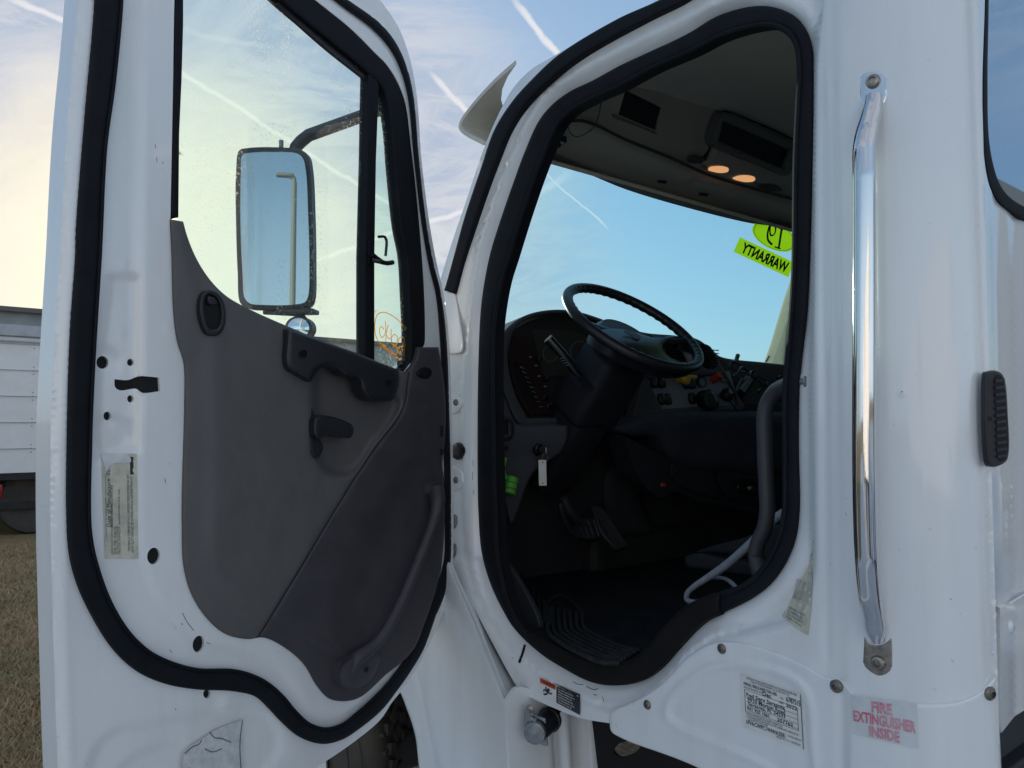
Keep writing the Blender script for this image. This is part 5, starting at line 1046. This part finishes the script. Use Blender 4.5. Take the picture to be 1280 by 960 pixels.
# chassis, step and tank below the cab
m = MB(); m.box((.72,2.0,.82),(.09,7.5,.26)); m.box((1.44,2.0,.82),(.09,7.5,.26)); m.box((1.08,2.42,.50),(1.9,.12,.12),None,0,.03); m.box((1.08,2.6,.95),(.7,1.2,.6),None,0,.05)
m.box((1.08,ye+.6,1.0),(2.0,1.1,.06)); m.box((.20,1.62,.93),(.3,.02,.28)); ch = m.build('chassis', mat('chassis_black', (.02,.02,.02), .7, noise=.4), TRUCK, smooth=False)
HP = Plane((.60,0,0), (-1,0,0)); panel('splash_plate', HP, crv([(690,870,1),(1250,870,1),(1250,1200,1),(690,1200,1)]), mat('sooty_plate', (.012,.012,.013), .8), TRUCK, holes=[crv([(766,938),(772,930),(783,927),(795,924),(801,930),(797,938),(786,944),(774,946)], step=2)], cell=30, h=0, thick=.01)  # black sheet added for the dark under the cab, pierced to show gravel
st_ = MB().box((.22,1.0,.50),(.26,.55,.05),None,0,.012).box((.22,1.0,.36),(.18,.50,.10),None,0,.02).build('cab_step', BLK, TRUCK)
whr = empty('rear_wheel', (0, -3.4, 0)); setpar(whr, TRUCK)
m = MB(); m.lathe((.0,-3.4,.5), (1,0,0), [(r,h*.9) for r,h in prof], 64); m.build('tyre', TYS, whr); m = MB(); m.lathe((1.85,-3.4,.5), (1,0,0), [(r,h*.9) for r,h in prof], 64); m.build('tyre', TYS, whr)
m = MB(); m.lathe((1.87,2.40,.5), (1,0,0), [(r,h) for r,h in prof], 64); m.build('passenger_tyre', TYS, wh)
CBR = mat('red_hose_rubber', (.30,.02,.03), .4); m = MB(); m.tube([(xe+.05,ye-.05,.97),(xe+.35,ye-.12,.965),(xe+.7,ye-.3,.95),(xe+.95,ye-.6,1.0)], .008, 8); m.build('air_line', CBR, TRUCK)
# ---------------- mirrors carried by the door
MC0 = CAM+(lambda r: r*(2.0/ (r@cf)))(ray([(343,285)])[0])
mn = np.array([-.72,-.69,0.]); mn /= np.linalg.norm(mn); MP = Plane(MC0, mn)
mo = crv([(299,188),(310,185),(345,184),(375,187),(384,193),(388,210),(391,270),(392,330),(391,372),(387,382),(370,386),(330,387),(308,385),(300,378),(297,340),(295,280),(295,215)], step=4)
mg = crv([(302,193),(312,190),(345,189),(372,191),(379,197),(383,213),(386,270),(387.5,330),(386,370),(382,378),(368,381.5),(330,382),(312,380),(305,373),(302,340),(299.5,280),(300,215)], step=4)
mir = panel('side_mirror', MP, mo, BLK, TRUCK, cell=6, h=0.0, thick=.020, er=3, eh=.006, back=True)
MIRD = mat('dusty_mirror_silver', (.50,.55,.56), .01, 1.0); _g = MIRD.node_tree; _b = _g.nodes['Principled BSDF']
_t = nd(_g,'ShaderNodeTexCoord'); _m1 = nd(_g,'ShaderNodeMapping'); _m1.inputs['Scale'].default_value=(60,60,4); _g.links.new(_t.outputs['Object'],_m1.inputs[0]); _n1 = nd(_g,'ShaderNodeTexNoise',Scale=1.0,Detail=6.0); _g.links.new(_m1.outputs[0],_n1.inputs['Vector'])
_n2 = nd(_g,'ShaderNodeTexNoise',Scale=420.0,Detail=2.0); _g.links.new(_t.outputs['Object'],_n2.inputs['Vector'])
_r1 = nd(_g,'ShaderNodeMapRange'); _r1.inputs[1].default_value=.38; _r1.inputs[2].default_value=.62; _g.links.new(_n1.outputs['Fac'],_r1.inputs[0]); _r2 = nd(_g,'ShaderNodeMapRange'); _r2.inputs[1].default_value=.60; _r2.inputs[2].default_value=.68; _g.links.new(_n2.outputs['Fac'],_r2.inputs[0])
_sx = nd(_g,'ShaderNodeSeparateXYZ'); _g.links.new(_t.outputs['Object'],_sx.inputs[0]); xm = float(MP.lift([(343,285)])[0][0]); xw = float(MP.lift([(300,285)])[0][0])
_r3 = nd(_g,'ShaderNodeMapRange'); _r3.inputs[1].default_value=xm; _r3.inputs[2].default_value=xw; _r3.inputs[3].default_value=0; _r3.inputs[4].default_value=1
_g.links.new(_sx.outputs[0],_r3.inputs[0]); _q = nd(_g,'ShaderNodeMath',operation='MAXIMUM'); _g.links.new(_r1.outputs[0],_q.inputs[0]); _g.links.new(_r2.outputs[0],_q.inputs[1]); _q2 = nd(_g,'ShaderNodeMath',operation='MULTIPLY'); _g.links.new(_q.outputs[0],_q2.inputs[0]); _g.links.new(_r3.outputs[0],_q2.inputs[1])
_q3 = nd(_g,'ShaderNodeMath',operation='MULTIPLY'); _q3.inputs[1].default_value=.9; _g.links.new(_q2.outputs[0],_q3.inputs[0]); _iv = nd(_g,'ShaderNodeMath',operation='SUBTRACT'); _iv.inputs[0].default_value=1.0; _g.links.new(_q3.outputs[0],_iv.inputs[1]); _g.links.new(_iv.outputs[0],_b.inputs['Metallic'])
mgl = panel('mirror_glass', MP, mg, MIRD, mir, cell=12, h=.0035)
m = MB(); m.tube(MP.lift(mg, .004), .0018, 6, closed=True); m.build('mirror_bezel', BLK, mir)
ab = DOOR.lift([(500,128)], -.05)[0]; a1 = MP.lift([(371,186)], -.03)[0]; a0 = a1-np.array([0,0,.05])
m = MB(); P = MP.lift(np.array([(368,192),(370,184),(376,177),(386,169)]), -.03); end = ab; pts = [*P, P[-1]*.75+end*.25, P[-1]*.4+end*.6, end]; pts = np.array(pts)
m.tube(pts, .0165, 14); m.tube([end-np.array([0,0,.06]), end+np.array([0,0,.05])], .026, 14); m.build('mirror_arm', BLK, mir)
m = MB(); c = MP.lift([(351.5,184)], -.02)[0]; m.tube([c, c+np.array([0,0,.018])], .006, 10); m.build('mirror_stud', ZINC, mir)
m = MB(); m.box(MP.lift([(372,390)], -.02)[0], (.10,.05,.012), [(.69,-.72,0),(-.72,-.69,0),(0,0,1)], 0, .003); m.tube(MP.lift(crv([(330,390),(350,391),(375,394),(383,402),(386,412),(388,425)], False, 3), -.02), .007, 10); m.build('mirror_bracket', BLK, mir)
sm = panel('spot_mirror', MP, circ(373,410,17,15,32), BLK, mir, cell=6, h=-.004, thick=.03, er=2, eh=.003)
dsk = MB(); q = circ(373,410,13.5,12.5,32); cQ = q.mean(0)
V = [MP.lift([cQ], .012)[0]]; Fc = []
for k, f_ in enumerate((.4,.75,1.0)): V += list(MP.lift(cQ+(q-cQ)*f_, .012-.008*f_*f_))
n = 32; Fc += [(0,1+i,1+(i+1)%n) for i in range(n)]
for k in range(2): Fc += [(1+k*n+i,1+(k+1)*n+i,1+(k+1)*n+(i+1)%n,1+k*n+(i+1)%n) for i in range(n)]
dsk.add(V, Fc).build('spot_mirror_glass', MIRR, mir)
# ================================================================== SURROUNDINGS
# ground
GM = bpy.data.materials.new('dry_grass_ground'); GM.use_nodes = True; g = GM.node_tree; b = g.nodes['Principled BSDF']; b.inputs['Roughness'].default_value = 1; b.inputs['Specular IOR Level'].default_value = .1
t = nd(g,'ShaderNodeTexCoord'); n1 = nd(g,'ShaderNodeTexNoise',Scale=.8,Detail=6.0); n2 = nd(g,'ShaderNodeTexNoise',Scale=14.0,Detail=8.0,Roughness=.7); n3 = nd(g,'ShaderNodeTexNoise',Scale=90.0,Detail=4.0)
for n_ in (n1,n2,n3): g.links.new(t.outputs['Object'], n_.inputs['Vector'])
r1 = nd(g,'ShaderNodeValToRGB'); r1.color_ramp.elements[0].position=.36; r1.color_ramp.elements[0].color=(.40,.27,.165,1); r1.color_ramp.elements[1].position=.66; r1.color_ramp.elements[1].color=(.30,.26,.14,1)
g.links.new(n1.outputs['Fac'], r1.inputs[0]); mx = nd(g,'ShaderNodeMix',data_type='RGBA',blend_type='MULTIPLY'); mx.inputs[0].default_value=.8; r2 = nd(g,'ShaderNodeValToRGB'); r2.color_ramp.elements[0].position=.3; r2.color_ramp.elements[0].color=(.45,.42,.4,1); r2.color_ramp.elements[1].position=.7; r2.color_ramp.elements[1].color=(1.5,1.45,1.3,1)
g.links.new(n2.outputs['Fac'], r2.inputs[0]); g.links.new(r1.outputs[0], mx.inputs[6]); g.links.new(r2.outputs[0], mx.inputs[7]); g.links.new(mx.outputs[2], b.inputs['Base Color'])
bp = nd(g,'ShaderNodeBump',Strength=1.0,Distance=.03); g.links.new(n3.outputs['Fac'], bp.inputs['Height']); g.links.new(bp.outputs[0], b.inputs['Normal'])
gr = link('ground', [(-600,-600,0),(600,-600,0),(600,600,0),(-600,600,0)], [(0,1,2,3)], GM, smooth=False); tag(gr, 'dry brown and olive grass of the vehicle lot', None, None, 'structure')
GV = mat('pale_gravel', (.60,.65,.70), .95, noise=.5, nscale=18, col2=(.48,.51,.54), bump=1.0, bscale=60, bdist=.02)  # paleness and blue tint put in to bounce fill light onto the truck
lot = link('gravel_lot', [(-40,-60,.004),(60,-60,.004),(60,3.0,.004),(-40,3.0,.004)], [(0,1,2,3)], GV, smooth=False); tag(lot, 'pale gravel of the lot behind the truck', None, None, 'structure')
gp_ = link('gravel_patch', [(.6,2.2,.008),(4.2,2.2,.008),(4.4,4.6,.008),(.8,4.6,.008)], [(0,1,2,3)], mat('tan_gravel', (.42,.31,.18), .95, noise=.6, nscale=30, col2=(.16,.11,.07), bump=1.0, bscale=60, bdist=.02), smooth=False); tag(gp_, 'tan gravel patch under the engine', None, None, 'structure')  # warm gold of sunlight put into the gravel colour
# grass blades on the strip beside the door
BL = bpy.data.materials.new('dry_grass_blade'); BL.use_nodes = True; g = BL.node_tree; b = g.nodes['Principled BSDF']; b.inputs['Roughness'].default_value=.9; b.inputs['Specular IOR Level'].default_value=.1
ge = nd(g,'ShaderNodeNewGeometry'); rp = nd(g,'ShaderNodeValToRGB'); rp.color_ramp.elements[0].color=(.52,.36,.22,1); rp.color_ramp.elements[1].color=(.60,.48,.32,1); e_ = rp.color_ramp.elements.new(.55); e_.color=(.42,.29,.18,1); e_ = rp.color_ramp.elements.new(.8); e_.color=(.28,.26,.13,1)
g.links.new(ge.outputs['Random Per Island'], rp.inputs[0])
t = nd(g,'ShaderNodeTexCoord'); nn1 = nd(g,'ShaderNodeTexNoise',Scale=1.1,Detail=4.0); g.links.new(t.outputs['Object'], nn1.inputs['Vector']); rr1 = nd(g,'ShaderNodeMapRange'); rr1.inputs[1].default_value=.45; rr1.inputs[2].default_value=.62; rr1.inputs[4].default_value=.45; g.links.new(nn1.outputs['Fac'], rr1.inputs[0])
mx = nd(g,'ShaderNodeMix',data_type='RGBA'); g.links.new(rr1.outputs[0],mx.inputs[0]); g.links.new(rp.outputs[0],mx.inputs[6]); mx.inputs[7].default_value=(.27,.26,.13,1); g.links.new(mx.outputs[2], b.inputs['Base Color'])
NB = 70000; yy = 3.0+9.5*rng.random(NB)**1.15; xc = -1.25+yy*math.tan(R(6.5)); xx = xc+rng.uniform(-.55,.62,NB)*(.5+yy*.17)
hgt = rng.uniform(.015,.05,NB); w_ = rng.uniform(.0022,.005,NB)*(1+.05*yy); an = rng.uniform(0,2*PI,NB); ln = rng.uniform(-.05,.05,(NB,2))
V = np.zeros((NB,3,3)); V[:,0,0] = xx-w_*np.cos(an); V[:,0,1] = yy-w_*np.sin(an); V[:,1,0] = xx+w_*np.cos(an); V[:,1,1] = yy+w_*np.sin(an); V[:,2,0] = xx+ln[:,0]; V[:,2,1] = yy+ln[:,1]; V[:,2,2] = hgt; V[:,0,2] = V[:,1,2] = -.002
me = bpy.data.meshes.new('grass'); me.vertices.add(NB*3); me.vertices.foreach_set('co', V.reshape(-1)); me.loops.add(NB*3); me.loops.foreach_set('vertex_index', np.arange(NB*3, dtype=np.int32)); me.polygons.add(NB); me.polygons.foreach_set('loop_start', np.arange(0,NB*3,3,dtype=np.int32)); me.polygons.foreach_set('loop_total', np.full(NB,3,dtype=np.int32)); me.update(); me.validate(); me.materials.append(BL)
go = bpy.data.objects.new('grass', me); COL.objects.link(go); tag(go, 'short dry mown grass in front of the box truck', 'grass', None, 'stuff')
# box truck parked across the view
BWH = mat('white_fibreglass_board', (.86,.85,.85), .5, noise=.12, nscale=3, col2=(.80,.78,.76)); BRAIL = mat('aluminium_rail', (.42,.43,.46), .45, .5, noise=.2); BFR = mat('grimy_frame', (.03,.028,.028), .8, noise=.5)
def box_truck(name, loc, L_, label, rot=0, Hh=2.42, z0=.90, group=None, board=None):
    """long side on the -Y face; loc = rear bottom corner on the ground"""
    t = empty(name, loc, label, 'box truck', group); x0, y0 = 0, 0
    def P(nm, mb, mt, par=t, sm=False):
        o = link(nm, mb.v, mb.f, mt, None, sm, mb.m); 
        if sm: o.data.set_sharp_from_angle(angle=R(38))
        o.parent = par; return o
    m = MB(); m.box((L_/2, 1.22, z0+Hh/2), (L_, 2.4, Hh)); body = P('cargo_box', m, board or BWH)
    m = MB(); nb = 6; ph_ = (Hh-.28)/5.0
    for i in range(1,6): m.box((L_/2, .0075, z0+ph_*i), (L_, .02, .005))
    P('board_seam', m, BRAIL, body)
    m = MB(); m.box((L_/2,.0,z0+Hh-.09),(L_+.02,.06,.18),None,0,.02); m.box((L_/2,-.01,z0+Hh-.24),(L_,.045,.025)); P('top_rail', m, BRAIL, body)
    m = MB(); m.box((L_/2,.0,z0-.02),(L_+.02,.05,.10)); P('bottom_rail', m, BFR, body)
    m = MB(); n_ = max(2, int(L_/.62))
    for c in range(n_):
        for r in range(5):
            for k in range(-1,2): m.lathe((.62*(c+.5)+.05, .012, z0+ph_*(r+1)+k*.055-.0), (0,-1,0), [(.010,0),(.008,.006),(0,.008)], 8)
    P('rivet', m, BRAIL, body)
    m = MB(); m.box((L_/2,.65,z0-.16),(L_,.10,.20)); m.box((L_/2,1.75,z0-.16),(L_,.10,.20))
    for k in range(int(L_/.9)): m.box((.3+.9*k,1.2,z0-.10),(.10,2.2,.12))
    for k in range(int(L_/1.2)): m.box((.35+1.2*k,.10,z0-.26),(.09,.06,.36))
    m.box((L_/2,.12,z0-.46),(L_,.08,.10)); P('frame', m, BFR)
    for wx in (.55+L_*.22, L_*.86):
        for wy in (.15, 1.95):
            m = MB(); m.lathe((wx,wy,.48), (0,1,0), [(.28,0),(.33,-.03),(.45,-.02),(.48,.03),(.48,.24),(.44,.27),(.28,.27)], 40); w = P('wheel', m, TYS, t, True)
            m = MB(); m.lathe((wx,wy+.02,.48), (0,1,0), [(.28,0),(.25,.08),(.12,.1),(.1,.02),(0,.02)], 24); P('rim', m, BRAIL, w, True)
    m = MB(); m.box((L_+.55,1.2,1.15),(1.0,2.1,1.3),None,0,.12); m.box((L_+.45,1.2,2.05),(.8,2.0,.7),None,0,.15); m.box((L_+1.45,1.2,.98),(1.0,1.8,.8),None,0,.15); P('cab', m, BWH, t, True)
    return t
bt = box_truck('box_truck', (-5.6,13.3,0), 7.0, 'white box truck with riveted side boards parked beyond the open door', Hh=2.22)
bt.rotation_euler = (0,0,R(1.5))
# a red side lamp below its box
_c = CAM+(lambda r: r*(12.0/r[1]))(ray([(3,622)])[0])
m = MB(); m.box((0,0,.0),(.22,.05,.20),None,0,.03); o = m.build('side_lamp', mat('red_lens', (.30,.01,.012), .2), None); o.parent = bt; lp = _c-np.array([-5.6,13.3,0]); o.location = (float(lp[0])+.02, -.03, float(lp[2])-.02)
# ribbed metal sheds
RIB = mat('ribbed_steel_wall', (.33,.35,.36), .5, .2, noise=.2, nscale=1.0); RF = mat('shed_roof', (.12,.12,.12), .6)
def shed(name, x0, x1, y, dep, z, label, roofz=.5):
    t = empty(name, ((x0+x1)/2, y, 0), label, 'shed'); m = MB(); n_ = int((x1-x0)/.3); V = []; Fc = []
    for i in range(n_+1):
        x = x0+(x1-x0)*i/n_; yo = y+(.05 if i % 2 else 0); V += [(x,yo,0),(x,yo,z)]
    Fc = [(2*i,2*i+2,2*i+3,2*i+1) for i in range(n_)]; m.add(V, Fc); m.box(((x0+x1)/2, y+dep/2+.1, z/2), (x1-x0, dep, z-.02)); m.build('ribbed_wall', RIB, t, smooth=False)
    m = MB(); m.add([(x0-.2,y-.25,z),(x1+.2,y-.25,z),(x1+.2,y+dep/2,z+roofz),(x0-.2,y+dep/2,z+roofz),(x1+.2,y+dep+.2,z),(x0-.2,y+dep+.2,z),(x0-.2,y-.25,z-.12),(x1+.2,y-.25,z-.12)], [(0,1,2,3),(3,2,4,5),(6,7,1,0),(5,0,3)]); m.build('roof', RF, t, smooth=False); return t
s1 = shed('metal_shed', -9, 3.2, 24, 12, 4.72, 'long metal shed with a low roof behind the white box truck', .2)
s2 = shed('warehouse', 9.5, 34, 27, 14, 4.9, 'pale ribbed metal warehouse seen low through the door glass', .6)
# light pole seen in the door mirror
d = MC0-CAM
def refl_point(px, py, dist):
    M0 = MP.lift([(px,py)])[0]; d = M0-CAM; d /= np.linalg.norm(d); r = d-2*(d@mn)*mn; return M0, r, M0+r*dist
_, r_, pb_ = refl_point(367, 300, 17.0); _, r2, pt_ = refl_point(367, 217, 17.0)
POLE = mat('galvanised_pole', (.38,.37,.33), .6, .0); lpole = empty('light_pole', (float(pb_[0]), float(pb_[1]), 0), 'tall galvanised light pole reflected in the side mirror', 'light pole')
hP = float(pt_[2]); m = MB(); m.tube([(pb_[0],pb_[1],0),(pb_[0],pb_[1],hP-.1)], [.085,.06], 14); m.build('pole', POLE, lpole)
left_r = refl_point(352, 217, 17.0)[2]-pt_; left_r[2] = 0
m = MB(); m.tube([(pb_[0],pb_[1],hP-.15),(pb_[0],pb_[1],hP),(pb_[0]+left_r[0]*.4,pb_[1]+left_r[1]*.4,hP+.03)], .05, 8); ax_ = left_r/np.linalg.norm(left_r); m.box(np.array([pb_[0],pb_[1],hP+.06])+left_r*.8, (.42,.20,.09), [ax_, np.cross((0,0,1),ax_), (0,0,1)], 0, .04); m.build('lamp_head', POLE, lpole)
# unseen box trucks added behind the camera for bounced fill light and reflections
for i, (lx, ly) in enumerate(((-9.0,-8.5),(-19,-9.5),(4.2,-3.6))):
    b2 = box_truck('box_truck', (lx,ly,0), 7.0, ['white box truck on the gravel behind, mirrored in the chrome rail','farther white box truck on the gravel beyond the first one','dark sided box truck mirrored in the rear window of the work truck'][i], group=None, Hh=2.6, board=mat('dark_curtain_side', (.05,.055,.06), .6) if i == 2 else None)
